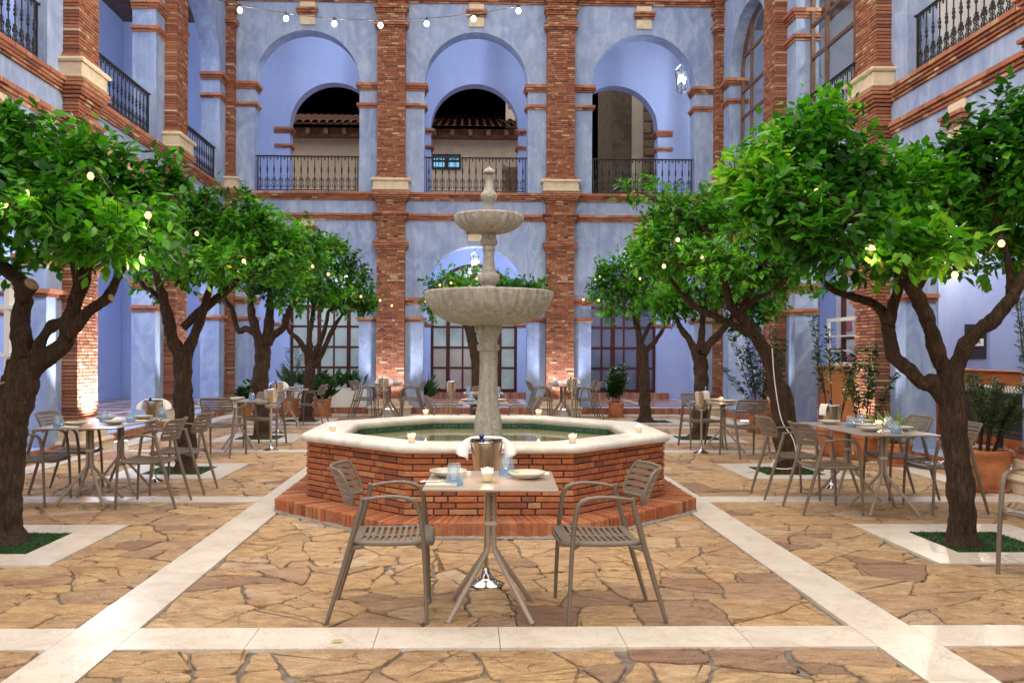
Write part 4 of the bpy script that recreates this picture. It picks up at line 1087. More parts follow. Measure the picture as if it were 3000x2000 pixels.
def make_chair():
    root = empty('chair', (0, 0, 0)); tag(root, 'x', 'chair')
    # seat: saddle shaped plate with two columns of slots across it
    xb, xf, hw = -0.135, 0.285, 0.222
    def sz(x, y):
        t = (x - xb) / (xf - xb); v = abs(y) / hw
        return 0.415 + 0.018 * v ** 2 * (1 - 0.6 * t) + 0.028 * (t ** 2) - 0.024 * max(0, t - 0.86) * 7 * 0.6 + 0.012 * (1 - t) ** 2
    def half(x):
        t = (x - xb) / (xf - xb)
        if t > 0.82: return (hw + 0.012) * math.sqrt(max(0.0, 1 - ((t - 0.82) / 0.20) ** 2 * 0.42))
        return hw - 0.022 * (1 - t)
    ns = 10; x0, x1 = xb + 0.03, xf - 0.045; pitch = (x1 - x0) / ns; xs = [xb, xb + 0.012]
    cells = [False, False]
    for k in range(ns):
        xs += [x0 + k * pitch + 0.004, x0 + k * pitch + 0.021]; cells += [True, False]
    xs += [xf - 0.03, xf - 0.012, xf]; cells += [False, False]
    xs = sorted(xs); cells = [False] * (len(xs) - 1)
    for i in range(len(xs) - 1):
        mid = (xs[i] + xs[i + 1]) / 2
        for k in range(ns):
            if x0 + k * pitch + 0.004 < mid < x0 + k * pitch + 0.021: cells[i] = True
    fy = [-1, -0.93, -0.86, -0.62, -0.4, -0.2, -0.07, 0.07, 0.2, 0.4, 0.62, 0.86, 0.93, 1]
    slot = [False, False, True, True, True, True, False, True, True, True, True, False, False]
    bm = MB(); vs = []; ny = len(fy); th = 0.010
    for s in (0, 1):
        for x in xs:
            h = half(x)
            for f in fy:
                y = f * h; e = 0.004 if abs(f) == 1 else 0
                vs.append((x, y, sz(x, y) - (th + 0.004 if s else 0) - e * (1 if not s else -1)))
    off = len(xs) * ny; fs = []
    def idx(i, j, s): return s * off + i * ny + j
    solid = [[not (cells[i] and slot[j]) for j in range(ny - 1)] for i in range(len(xs) - 1)]
    for i in range(len(xs) - 1):
        for j in range(ny - 1):
            if not solid[i][j]: continue
            fs.append((idx(i, j, 0), idx(i + 1, j, 0), idx(i + 1, j + 1, 0), idx(i, j + 1, 0)))
            fs.append((idx(i, j, 1), idx(i, j + 1, 1), idx(i + 1, j + 1, 1), idx(i + 1, j, 1)))
            for (di, dj, a, b) in ((-1, 0, (i, j), (i, j + 1)), (1, 0, (i + 1, j + 1), (i + 1, j)), (0, -1, (i + 1, j), (i, j)), (0, 1, (i, j + 1), (i + 1, j + 1))):
                ii, jj = i + di, j + dj
                if not (0 <= ii < len(xs) - 1 and 0 <= jj < ny - 1) or not solid[ii][jj]:
                    fs.append((idx(*b, 0), idx(*b, 1), idx(*a, 1), idx(*a, 0))[::-1])
    bm.add(vs, fs, 0.5)
    # rounded rim under the seat edge
    rim = []
    for k in range(25):
        t = k / 24; x = xb + (xf - xb) * t; rim.append((x, half(x), sz(x, half(x)) - 0.016))
    rim2 = [(x, -y, z) for x, y, z in rim][::-1]
    loop = rim + [(xf + .003, f * half(xf), sz(xf, 0) - 0.018) for f in (0.5, 0, -0.5)] + rim2 + [(xb - .002, f * half(xb), sz(xb, 0) - 0.012) for f in (-0.5, 0, 0.5)] + [rim[0]]
    bm.tube(loop, 0.0125, 8)
    bm.build('seat', 'resin', root, 40)
    # legs and arms
    for s in (-1, 1):
        y0, y1 = s * 0.262, s * 0.235
        fl = MB(); p = catmull([(0.262, y0, 0.0), (0.255, y0 * 0.995, 0.2), (0.245, y0 * 0.985, 0.40), (0.236, y0 * 0.98, 0.50), (0.222, y0 * 0.985, 0.60), (0.200, y0 * 0.99, 0.652), (0.150, y0 * 1.0, 0.676)], 4)
        n = len(p); fl.tube(p, [0.0125 + 0.005 * min(1, i / n * 1.4) * (1 if i / n < .7 else 0.85) for i in range(n)], 10, squash=(1.15, 0.85))
        fl.tube([(0.243, y0 * 0.985, 0.415), (0.205, s * 0.20, 0.412)], [0.016, 0.012], 8)
        fl.build('front_leg', 'resin', root, 60)
        ar = MB(); p = catmull([(0.157, y0 * 1.0, 0.6745), (0.10, y0 * 1.0, 0.683), (0.03, y0 * 0.99, 0.681), (-0.04, y0 * 0.955, 0.672), (-0.085, y0 * 0.90, 0.664)], 4)
        ar.tube(p, 0.0135, 10, squash=(1.25, 0.75)); ar.build('armrest', 'resin', root, 60)
        rl = MB(); p = catmull([(-0.275, s * 0.225, 0.0), (-0.215, s * 0.228, 0.2), (-0.150, s * 0.229, 0.42), (-0.118, s * 0.231, 0.54), (-0.092, s * 0.232, 0.63), (-0.090, s * 0.226, 0.68)], 4)
        n = len(p); rl.tube(p, [0.013 + 0.006 * math.sin(PI * min(1, i / n)) for i in range(n)], 10, squash=(1.15, 0.85))
        rl.tube(catmull([(-0.160, s * 0.229, 0.385), (-0.125, s * 0.215, 0.402), (-0.08, s * 0.20, 0.407)], 4), [0.012] * 9, 8)
        rl.build('rear_leg', 'resin', root, 60)
    # back: five curved slats inside a rounded rim
    bk = MB()
    def bp(a, z):
        """a in -1..1 across, z height"""
        ang = a * 1.02; rad = 0.245
        lean = (z - 0.62) * -0.42
        return (-0.035 - 0.175 * math.cos(ang) + lean + 0.006, 0.222 * math.sin(ang) / math.sin(1.02), z - 0.010 * abs(a) ** 2 * 0)
    ztop, zbot = 0.815, 0.640
    def edge(a): # rounded corners
        return 1 - max(0, abs(a) - 0.80) / 0.20
    nz = 5; full = ztop - zbot; h = full / nz
    for k in range(nz):
        za = zbot + k * h + 0.0062; zb = zbot + (k + 1) * h - 0.0062
        if k == 0: za -= 0.008
        if k == nz - 1: zb += 0.002
        ext = 0.985 if 0 < k < nz - 1 else 0.93
        A = [bp(-ext + 2 * ext * i / 18, za) for i in range(19)]; B = [bp(-ext + 2 * ext * i / 18, zb) for i in range(19)]
        sstrip(bk, A, B, 0.009)
    rim = []
    for i in range(17): a = -0.86 + 1.72 * i / 16; rim.append(bp(a, ztop))
    rim += [bp(0.95, ztop - 0.012), bp(1.0, ztop - 0.045)]
    rim += [bp(1.0, ztop - 0.045 - (full - 0.08) * i / 4) for i in range(1, 5)]
    rim += [bp(0.95, zbot - 0.002)]
    for i in range(17): a = 0.86 - 1.72 * i / 16; rim.append(bp(a, zbot - 0.008))
    rim += [bp(-0.95, zbot - 0.002), bp(-1.0, zbot + 0.035)]
    rim += [bp(-1.0, zbot + 0.035 + (full - 0.08) * i / 4) for i in range(1, 5)]
    rim += [bp(-0.95, ztop - 0.012), rim[0]]
    bk.tube(rim, 0.0095, 8)
    for f in (-0.06,): pass
    bk.build('backrest', 'resin', root, 50)
    return root

# ------------------------------------------------------------------ table
def make_table():
    root = empty('bistro_table', (0, 0, 0)); tag(root, 'x', 'table')
    w = 0.357
    mb = MB(); mb.bbox(-w, w, -w, w, 0.7275, 0.74, 0.003, 0.5); mb.build('tabletop', 'ttop', root, 20)
    fr = MB(); fr.box(-0.22, 0.22, -0.015, 0.015, 0.700, 0.727, 0.5); fr.box(-0.015, 0.015, -0.22, 0.22, 0.699, 0.7265, 0.5)
    fr.build('top_bracket', 'tleg', root)
    for sx in (-1, 1):
        for sy in (-1, 1):
            lg = MB(); d = 0.0165
            p = catmull([(sx * d, sy * d, 0.715), (sx * d, sy * d, 0.55), (sx * d, sy * d, 0.38), (sx * 0.022, sy * 0.022, 0.345), (sx * 0.055, sy * 0.055, 0.285), (sx * 0.14, sy * 0.14, 0.145), (sx * 0.227, sy * 0.227, 0.0)], 4)
            lg.tube(p, 0.0145, 10); lg.build('leg', 'tleg', root, 60)
    c = MB(); c.bbox(-0.036, 0.036, -0.036, 0.036, 0.485, 0.512, 0.008, 0.5); c.build('clip', 'clip', root)
    return root

# ------------------------------------------------------------------ tableware
def make_bowl():
    mb = MB(); o = [(0.0, 0.0), (0.045, 0.0), (0.05, 0.003), (0.075, 0.012), (0.098, 0.026), (0.108, 0.036)]
    mb.lathe(o, 36, r=0.5, m=0, close=False); i = [(0.108, 0.036), (0.1065, 0.0385), (0.103, 0.037)]; mb.lathe(i, 36, r=0.5, m=0, close=False)
    mb.lathe([(0.103, 0.037), (0.09, 0.026), (0.07, 0.015), (0.045, 0.009), (0.0, 0.008)], 36, r=0.5, m=1, close=False)
    o = mb.build('bowl', ['plate', 'glaze'], None, 180); tag(o, 'x', 'bowl'); return o
def make_tumbler():
    root = empty('tumbler', (0, 0, 0)); tag(root, 'x', 'glass')
    mb = MB(); mb.lathe([(0.047, 0.002), (0.0455, 0.034)], 24, r=0.5, close=False); mb.lathe([(0.0445, 0.034), (0.0455, 0.001)], 24, r=0.5, close=False); mb.build('rim', 'tumbler_b', root, 180)
    mb = MB(); mb.lathe([(0.0455, 0.0342), (0.0345, 0.110), (0.032, 0.116), (0.0, 0.117)], 24, r=0.5, close=False)
    mb.lathe([(0.0, 0.103), (0.030, 0.102), (0.0325, 0.096), (0.0425, 0.0342)], 24, r=0.5, close=False); mb.build('body', 'tumbler', root, 180)
    return root
def make_candle(light=True):
    root = empty('candle_glass', (0, 0, 0)); tag(root, 'x', 'candle')
    mb = MB(); mb.lathe([(0.0, 0.0), (0.026, 0.0), (0.0275, 0.004), (0.036, 0.076)], 24, r=0.5, close=False); mb.lathe([(0.0345, 0.076), (0.027, 0.009), (0.0, 0.008)], 24, r=0.5, close=False); mb.lathe([(0.036, 0.076), (0.0352, 0.0775), (0.0345, 0.076)], 24, r=0.5, close=False)
    mb.build('cup', 'candle_glass', root, 180)
    mb = MB(); mb.lathe([(0.0, 0.0085), (0.0262, 0.0085), (0.031, 0.053), (0.027, 0.050), (0.0, 0.048)], 24, r=0.5, close=False); mb.build('wax', 'wax', root, 40)
    mb = MB(); mb.lathe([(0.0, 0.052), (0.0042, 0.058), (0.0048, 0.063), (0.003, 0.072), (0.0, 0.083)], 8, r=0.5, close=False); mb.build('flame', 'flame', root, 180)
    return root
def make_bottle():
    root = empty('bottle', (0, 0, 0)); tag(root, 'x', 'bottle')
    mb = MB(); mb.lathe([(0.0, 0), (0.036, 0.0), (0.038, 0.005), (0.038, 0.17), (0.034, 0.20), (0.018, 0.235), (0.0148, 0.25), (0.0145, 0.272)], 20, r=0.5); mb.build('body', 'bottle', root, 60)
    mb = MB(); mb.lathe([(0.0152, 0.2715), (0.0165, 0.276), (0.0165, 0.284), (0.0145, 0.287), (0.0145, 0.305), (0.0172, 0.308), (0.0172, 0.316), (0.012, 0.32), (0, 0.321)], 16, r=0.5); mb.build('cap', 'bottle', root, 60)
    return root
def make_stand():
    root = empty('bucket_stand', (0, 0, 0)); tag(root, 'x', 'stand')
    mb = MB(); mb.lathe([(0.0, 0.0), (0.112, 0.0), (0.115, 0.006), (0.108, 0.011), (0.07, 0.026), (0.042, 0.048), (0.026, 0.078), (0.019, 0.105), (0.0, 0.106)], 32, r=0.5); mb.build('base', 'chrome', root, 60)
    mb = MB(); mb.lathe([(0.0155, 0.10), (0.0155, 0.607), (0.022, 0.612), (0.022, 0.620), (0.0, 0.621)], 18, r=0.5); mb.build('pole', 'chrome', root, 60)
    mb = MB()
    for z, rr in ((0.637, 0.083), (0.692, 0.089)):
        mb.tube([(rr * math.cos(2 * PI * k / 28), rr * math.sin(2 * PI * k / 28), z) for k in range(29)], 0.005, 6)
    for k in range(12):
        a = 2 * PI * k / 12; a2 = a + 2 * PI / 12
        mb.tube(catmull([(0.083 * math.cos(a), 0.083 * math.sin(a), 0.637), (0.0875 * math.cos((a + a2) / 2), 0.0875 * math.sin((a + a2) / 2), 0.678), (0.083 * math.cos(a2), 0.083 * math.sin(a2), 0.637)], 3), 0.003, 5)
    for k in range(4):
        a = PI / 2 * k; mb.tube([(0.0, 0, 0.614), (0.05 * math.cos(a), 0.05 * math.sin(a), 0.620), (0.083 * math.cos(a), 0.083 * math.sin(a), 0.637)], 0.0045, 6)
    mb.build('ring', 'chrome', root, 60)
    return root
def make_bucket():
    root = empty('ice_bucket', (0, 0, 0)); tag(root, 'x', 'ice bucket')
    mb = MB(); mb.lathe([(0.0, 0.0), (0.070, 0.0), (0.076, 0.006), (0.101, 0.252), (0.106, 0.259), (0.105, 0.266), (0.100, 0.264), (0.097, 0.252), (0.073, 0.012), (0.0, 0.010)], 40, r=0.5, close=False); mb.build('body', 'steel', root, 40)
    for s in (-1, 1):
        h = MB(); h.tube(catmull([(s * 0.092, 0, 0.19), (s * 0.112, 0, 0.19), (s * 0.118, 0, 0.20), (s * 0.112, 0, 0.21), (s * 0.094, 0, 0.21)], 3), 0.006, 8); h.build('knob', 'steel', root, 60)
    return root
def make_napkin_drape():
    """a cloth laid over the back of the bucket's rim, a loose corner hanging at each side"""
    mb = MB(); n, m = 31, 9; vs = []
    for side in (0, 1):
        for i in range(n):
            u = i / (n - 1) * 2 - 1; sg = 1 if u > 0 else -1; q = max(0, (abs(u) - 0.42) / 0.58)
            for j in range(m):
                v = j / (m - 1)
                x = min(abs(u) / 0.42, 1) * 0.098
                y = -0.01 + 0.11 * v; z = 0.016 + 0.006 * math.sin(v * 3.1) + 0.004 * (1 - min(1, abs(u) / .42))
                if q > 0:
                    x += (0.012 + 0.088 * v) * math.sin(min(1, q * 1.05) * PI / 2) + 0.006 * math.sin(v * 9 + q * 2) * q
                    z -= (0.135 - 0.035 * v) * q ** 1.25
                    y += (-0.03 - 0.045 * v) * q + 0.010 * math.sin(v * 7) * q
                vs.append((sg * x, y + side * 0.003, z - side * 0.003))
    fs = []; o = n * m
    for i in range(n - 1):
        for j in range(m - 1):
            a = i * m + j; fs += [(a, a + 1, a + m + 1, a + m), (o + a, o + a + m, o + a + m + 1, o + a + 1)]
    ed = [(i * m, (i + 1) * m) for i in range(n - 1)] + [((i + 1) * m + m - 1, i * m + m - 1) for i in range(n - 1)] + [(j + 1, j) for j in range(m - 1)] + [((n - 1) * m + j, (n - 1) * m + j + 1) for j in range(m - 1)]
    for a, b in ed: fs.append((a, b, b + o, a + o))
    mb.add(vs, fs, 0.5); o = mb.build('napkin', 'napkin', None, 60); tag(o, 'x', 'napkin'); return o
def make_napkin_side():
    mb = MB(); n, m = 14, 8; vs = []
    for s in (0, 1):
        for i in range(n):
            t = i / (n - 1)
            for j in range(m):
                y = -0.055 + 0.11 * j / (m - 1)
                if t < 0.42: x, z = 0.02 - 0.0 * t, 0; x = -0.06 + 0.17 * t / 0.42; z = 0.008 - 0.006 * math.cos(t / 0.42 * PI)
                else: q = (t - 0.42) / 0.58; x = 0.110 + 0.022 * math.sin(q * PI / 2); z = 0.012 - 0.115 * q
                vs.append((x + 0.004 * math.sin(j * 1.7) * t - s * (0.004 if t > .42 else 0), y * (1 - 0.05 * t), z + 0.003 * math.sin(j * 1.3 + t * 3) - s * (0.004 if t <= .42 else 0)))
    fs = []; o = n * m
    for i in range(n - 1):
        for j in range(m - 1):
            a = i * m + j; fs += [(a, a + 1, a + m + 1, a + m), (o + a, o + a + m, o + a + m + 1, o + a + 1)]
    mb.add(vs, fs, 0.5); o = mb.build('napkin', 'napkin', None, 60); tag(o, 'x', 'napkin'); return o
def make_paper():
    mb = MB(); mb.bbox(-0.055, 0.055, -0.085, 0.085, 0.0, 0.006, 0.002, 0.5); mb.bbox(-0.053, 0.055, -0.084, 0.083, 0.0065, 0.011, 0.002, 0.5)
    o = mb.build('folded_napkin', 'paper'); tag(o, 'x', 'napkin'); return o
def make_fork():
    mb = MB(); mb.tube([(0, -0.095, 0.003), (0, -0.02, 0.004), (0, 0.035, 0.005)], [0.0045, 0.003, 0.0028], 6, squash=(1.4, 0.6))
    mb.box(-0.011, 0.011, 0.035, 0.055, 0.003, 0.0055, 0.5)
    for k in range(4): mb.box(-0.011 + k * 0.0063, -0.0075 + k * 0.0063, 0.055, 0.095, 0.003, 0.0052, 0.5)
    o = mb.build('fork', 'chrome'); tag(o, 'x', 'fork'); return o
def make_knife():
    mb = MB(); mb.tube([(0, -0.10, 0.004), (0, 0.0, 0.004)], [0.0058, 0.0045], 6); mb.box(-0.007, 0.006, 0.0, 0.105, 0.0032, 0.0048, 0.5)
    o = mb.build('knife', 'chrome'); tag(o, 'x', 'knife'); return o

def chair(x, y, deg, label): return place('chair', make_chair, (x, y, 0), R(deg), label, 'taupe slatted armchairs')
def table(x, y, deg, label): return place('table', make_table, (x, y, 0), R(deg), label, 'square bistro tables')
def bowl_(x, y, label, z=0.7405): return place('bowl', make_bowl, (x, y, z), 0, label, 'stoneware bowls on the tables')
def glass(x, y, label, z=0.7405): return place('glass', make_tumbler, (x, y, z), random.random() * 6, label, 'upturned blue tumblers')
def paper(x, y, deg, label, z=0.7405): return place('paper', make_paper, (x, y, z), R(deg), label, 'folded napkins at the places')
def candle(x, y, z, label, group, watt=1.6):
    o = place('candle', make_candle, (x, y, z), 0, label, group)
    point_light('candle_light', (x, y, z + 0.095), watt, (1.0, 0.68, 0.36), 0.012)
    return o
def bucket_set(x, y, deg, where, side=False, bottle=True, tilt=0.10):
    s = place('stand', make_stand, (x, y, 0), R(deg), 'polished bucket stand ' + where, 'wine bucket stands')
    b = place('bucket', make_bucket, (x, y, 0.634), R(deg), 'steel ice bucket ' + where, 'steel ice buckets')
    if side: n = place('nap_s', make_napkin_side, (x, y, 0.897), R(deg), 'white cloth folded over the ice bucket ' + where, 'cloths on the ice buckets')
    else: n = place('nap_d', make_napkin_drape, (x, y, 0.8995), R(deg), 'white cloth draped over the ice bucket ' + where, 'cloths on the ice buckets')
    if bottle:
        t = place('bottle', make_bottle, (x, y + 0.01, 0.622), 0, 'blue bottle standing in the ice bucket ' + where, 'blue bottles in the buckets')
        ang = R(deg)
        t.rotation_euler = (tilt if not side else -tilt, -0.10 if not side else 0.32, ang)
        if side: t.location = (x - 0.045 * math.cos(ang), y - 0.045 * math.sin(ang), 0.665)
# ------------------------------------------------------------------ furniture placement
def setting(x, y, where, places):
    for (dx, dy, gx, gy, word) in places:
        bowl_(x + dx, y + dy, 'white bowl with green glaze %s of %s' % (word, where))
        glass(x + gx, y + gy, 'upturned blue tumbler %s of %s' % (word, where))
# front table
FT = (0.14, 4.80)
table(FT[0], FT[1], -2.5, 'small square table with one candle in front of the fountain')
chair(-0.475, 4.82, 1, 'armchair at the left of the small table before the fountain')
chair(0.800, 4.80, 182, 'armchair at the right of the small table before the fountain')
bowl_(-0.105, 4.905, 'white bowl at the left of the front table, behind the tumbler'); bowl_(0.345, 4.84, 'green glazed bowl at the right end of the front table')
glass(-0.065, 4.595, 'upturned blue tumbler on the folded napkin at the front table'); glass(0.235, 4.985, 'upturned blue tumbler behind the green bowl on the front table')
pp = paper(-0.135, 4.60, 88, 'cream folded napkin under the fork on the front table')
p2 = paper(0.40, 4.985, -92, 'cream folded napkin behind the green bowl on the front table')
for mk, dy, lab in ((make_fork, 0.022, 'steel fork lying on the cream napkin at the front table'), (make_knife, -0.016, 'steel knife lying on the cream napkin at the front table')):
    o = mk(); o.location = (-0.150, 4.615 + dy + 0.02, 0.752); o.rotation_euler = (0, 0, R(-86)); o['label'] = lab
candle(0.115, 4.70, 0.7405, 'lit candle glass in the middle of the front table', 'candle glasses', 1.6)
bucket_set(0.125, 5.36, 0, 'behind the front table')
# candles on the fountain rim
for px, py, y, lab in ((945, 1299, 7.08, 'lit candle at the front left corner of the fountain rim, left of the ice bucket'), (1315, 1299, 7.08, 'lit candle at the front right corner of the fountain rim, above the tumbler'),
                    (764, 1248, 8.10, 'candle glass at the left end of the fountain rim'), (1467, 1252, 8.02, 'lit candle at the right end of the fountain rim'),
                    (978, 1217, 10.1, 'candle glass on the far fountain rim, left of the stem'), (1237, 1218, 10.1, 'candle glass on the far fountain rim, right of the stem')):
    p = None
    px = {945: 945 / 2352 * 3000, 1315: 1315 / 2352 * 3000, 764: 764 / 2352 * 3000, 1467: 1467 / 2352 * 3000, 978: 978 / 2352 * 3000, 1237: 1237 / 2352 * 3000}[px]
    q = at(px, py, y)
    candle(q.x, y, 0.705, lab, 'candle glasses', 1.0)
# long left table
L1, L2 = (-3.63, 8.32), (-3.63, 9.05)
table(*L1, 0, 'nearer half of the long left table, beside the stout near trunk'); table(*L2, 0, 'farther half of the long left table, next to its ice bucket')
chair(-4.17, 8.27, 0, 'armchair half hidden by the near left tree trunk'); chair(-4.15, 8.96, 0, 'armchair behind the near left trunk, at the far half of the long table')
chair(-2.96, 8.18, 180, 'armchair on the fountain side of the long left table, nearer one'); chair(-2.93, 8.95, 180, 'armchair on the fountain side of the long left table, before the second trunk')
bowl_(-3.74, 8.24, 'bowl at the near left place of the long left table'); bowl_(-3.44, 8.42, 'bowl at the near right place of the long left table'); bowl_(-3.76, 8.98, 'bowl at the far left place of the long left table'); bowl_(-3.42, 9.08, 'bowl at the far right place of the long left table')
glass(-3.80, 8.05, 'tumbler at the near left corner of the long left table'); glass(-3.62, 8.62, 'tumbler in the middle of the long left table, left one'); glass(-3.40, 8.72, 'tumbler in the middle of the long left table, before the ice bucket'); glass(-3.30, 9.32, 'tumbler at the far end of the long left table beside the ice bucket')
paper(-3.72, 8.06, 80, 'folded napkin at the near edge of the long left table'); paper(-3.36, 8.80, 100, 'folded napkin under a knife on the long left table')
bucket_set(-3.50, 9.62, 10, 'at the far end of the long left table')
# long right table
R1, R2 = (3.85, 7.80), (3.85, 8.53)
table(*R1, 0, 'nearer half of the long right table, behind the near right trunk'); table(*R2, 0, 'farther half of the long right table, next to its ice bucket')
chair(3.30, 7.85, 2, 'armchair on the fountain side of the long right table, nearer one'); chair(3.24, 8.62, -2, 'armchair on the fountain side of the long right table, farther one')
chair(4.47, 7.86, 180, 'armchair partly behind the near right tree trunk'); chair(4.43, 8.60, 182, 'armchair beyond the long right table, before the spider plant')
bowl_(3.74, 7.82, 'bowl at the near left place of the long right table'); bowl_(4.07, 7.90, 'bowl at the near right place of the long right table'); bowl_(3.70, 8.62, 'bowl at the far left place of the long right table'); bowl_(4.08, 8.72, 'bowl at the far right place of the long right table, behind the candle')
glass(3.86, 7.58, 'tumbler at the near edge of the long right table'); glass(4.06, 8.12, 'tumbler beside the right bowls of the long right table'); glass(3.74, 8.22, 'tumbler in the middle of the long right table, between two bowls'); glass(3.96, 8.48, 'tumbler in the middle of the long right table, behind the others')
bowl_(3.88, 8.20, 'small plain bowl beside the candle of the long right table')
candle(3.97, 8.13, 0.7405, 'lit candle glass on the long right table', 'candle glasses', 1.2)
paper(3.90, 7.72, 70, 'folded napkin at the near edge of the long right table')
bucket_set(3.98, 9.20, 196, 'at the far end of the long right table', True)
chair(3.87, 5.44, 205, 'armchair cut off by the right edge of the photo')
# left middle table
table(-3.36, 12.70, 22, 'turned square table between the second and third left trunks')
chair(-3.42, 11.98, 84, 'armchair with its back to us at the turned left table'); chair(-3.12, 13.38, -98, 'armchair facing us across the turned left table')
bowl_(-3.42, 12.84, 'bowl at the far side of the turned left table'); bowl_(-3.40, 12.50, 'bowl at the near side of the turned left table'); glass(-3.72, 12.78, 'tumbler at the left corner of the turned left table'); glass(-3.14, 12.56, 'tumbler at the right corner of the turned left table')
bucket_set(-2.90, 12.72, 80, 'beside the turned left table', True)
# left far table
table(-3.42, 16.55, 8, 'small left table in front of the two big terracotta pots')
chair(-3.02, 16.85, 176, 'armchair at the small table before the big terracotta pots')
bowl_(-3.36, 16.5, 'bowl on the small table before the terracotta pots'); glass(-3.30, 16.62, 'tumbler on the small table before the terracotta pots')
candle(-3.62, 16.6, 0.7405, 'candle glass on the small table before the terracotta pots', 'candle glasses', 0.8)
bucket_set(-3.40, 15.42, 0, 'before the two terracotta pots')
# tables at the two middle pilasters
for (tx, who, s, bx) in ((-1.75, 'left', -1, -1.76), (2.16, 'right', 1, 2.24)):
    table(tx, 18.72, 0, 'near half of the table at the %s brick pilaster of the back wall' % who); table(tx, 19.44, 0, 'far half of the table at the %s brick pilaster of the back wall' % who)
    for sx, w in ((-1, 'left'), (1, 'right')):
        chair(tx + sx * 0.56, 18.78, 0 if sx < 0 else 180, 'near armchair on the %s of the table at the %s back pilaster' % (w, who)); chair(tx + sx * 0.54, 19.45, 0 if sx < 0 else 180, 'far armchair on the %s of the table at the %s back pilaster' % (w, who))
        bowl_(tx + sx * 0.2, 18.80, 'near %s bowl on the table at the %s back pilaster' % (w, who)); bowl_(tx + sx * 0.2, 19.5, 'far %s bowl on the table at the %s back pilaster' % (w, who))
        glass(tx + sx * 0.17, 19.08, 'near %s tumbler on the table at the %s back pilaster' % (w, who)); glass(tx + sx * 0.12, 19.3, 'far %s tumbler on the table at the %s back pilaster' % (w, who))
    bucket_set(bx, 18.15, 0, 'before the table at the %s back pilaster' % who)
# tables straight behind the fountain
table(0.24, 12.45, 0, 'square table right behind the fountain')
chair(-0.36, 12.45, 2, 'armchair left of the fountain stem, just behind the basin'); chair(0.84, 12.45, 178, 'armchair right of the fountain stem, just behind the basin')
bowl_(0.02, 12.5, 'bowl left of the stem on the table behind the fountain'); bowl_(0.48, 12.5, 'bowl right of the stem on the table behind the fountain'); glass(0.06, 12.3, 'tumbler left of the stem on the table behind the fountain'); glass(0.45, 12.75, 'tumbler right of the stem on the table behind the fountain')
table(0.30, 15.3, 0, 'farther table behind the fountain, before the middle window'); chair(0.33, 15.95, -90, 'armchair facing us at the farther table behind the fountain')
glass(0.03, 15.15, 'tumbler on the farther table behind the fountain'); paper(0.06, 15.4, 0, 'folded napkin on the farther table behind the fountain'); glass(0.56, 15.2, 'tumbler right of the stem on the farther table')
bucket_set(-0.30, 16.4, 90, 'left of the farther table behind the fountain', True)
# right middle table
table(3.80, 12.55, 18, 'square table between the second and third right trunks, with a candle')
chair(3.93, 11.92, 100, 'armchair with its back to us at the right middle table'); chair(3.62, 13.20, -80, 'armchair facing us across the right middle table')
bowl_(3.75, 12.72, 'far bowl on the right middle table'); bowl_(3.86, 12.42, 'near bowl on the right middle table'); glass(3.50, 12.62, 'tumbler at the left of the right middle table'); glass(4.12, 12.62, 'tumbler at the right of the right middle table')
candle(3.74, 12.45, 0.7405, 'lit candle glass on the right middle table', 'candle glasses', 1.0)
bucket_set(3.44, 12.42, -70, 'at the left of the right middle table', True)

# ------------------------------------------------------------------ leaves, trees, plants
LV = np.array([[0, 0, 0], [0.16, 0.30, 0.00], [-0.16, 0.30, 0.00], [0, 0.32, -0.05], [0.20, 0.62, -0.02], [-0.20, 0.62, -0.02], [0, 0.64, -0.09], [0, 1.0, -0.10]], float)
LV[:, 0] *= 1.25
LF = np.array([[0, 1, 3, 3], [0, 3, 2, 2], [3, 1, 4, 6], [2, 3, 6, 5], [6, 4, 7, 7], [5, 6, 7, 7]])

def leaves_mesh(name, P, D, Nn, L, rnd, mat, parent, width=1.0):
    """P base points, D directions, Nn approximate normals, L lengths"""
    n = len(P)
    D = D / np.linalg.norm(D, axis=1, keepdims=True)
    X = np.cross(D, Nn); X /= np.linalg.norm(X, axis=1, keepdims=True) + 1e-9
    Z = np.cross(X, D)
    curl = RNG.uniform(0.3, 1.9, n)
    V = np.empty((n, 8, 3))
    for k in range(8):
        V[:, k] = P + (X * (LV[k, 0] * width) + D * LV[k, 1] + Z * (LV[k, 2] * curl)[:, None] * 1.0) * L[:, None]
    nt_ = n * 6
    # triangles and quads
    loops = []; starts = []; tot = []
    base = (np.arange(n) * 8)[:, None]
    tri = [(0, 1, 3), (0, 3, 2), (6, 4, 7), (5, 6, 7)]; quad = [(3, 1, 4, 6), (2, 3, 6, 5)]
    T_ = np.concatenate([(base + np.array(t)) for t in tri], axis=0).reshape(-1)
    Q_ = np.concatenate([(base + np.array(q)) for q in quad], axis=0).reshape(-1)
    lt = np.concatenate([np.full(4 * n, 3), np.full(2 * n, 4)]); ls = np.concatenate([[0], np.cumsum(lt)[:-1]])
    me = bpy.data.meshes.new(name); me.vertices.add(n * 8); me.vertices.foreach_set('co', V.reshape(-1).astype(np.float32))
    me.loops.add(int(lt.sum())); me.loops.foreach_set('vertex_index', np.concatenate([T_, Q_]).astype(np.int32))
    me.polygons.add(len(lt)); me.polygons.foreach_set('loop_start', ls.astype(np.int32))
    me.polygons.foreach_set('use_smooth', np.ones(len(lt), dtype=bool))
    me.materials.append(M[mat]); me.update(calc_edges=True); me.validate()
    rr = np.concatenate([np.tile(rnd, 4), np.tile(rnd, 2)]).astype(np.float32)
    a = me.attributes.new('rnd', 'FLOAT', 'FACE'); a.data.foreach_set('value', rr)
    o = bpy.data.objects.new(name, me); COL.objects.link(o); o.parent = parent
    return o

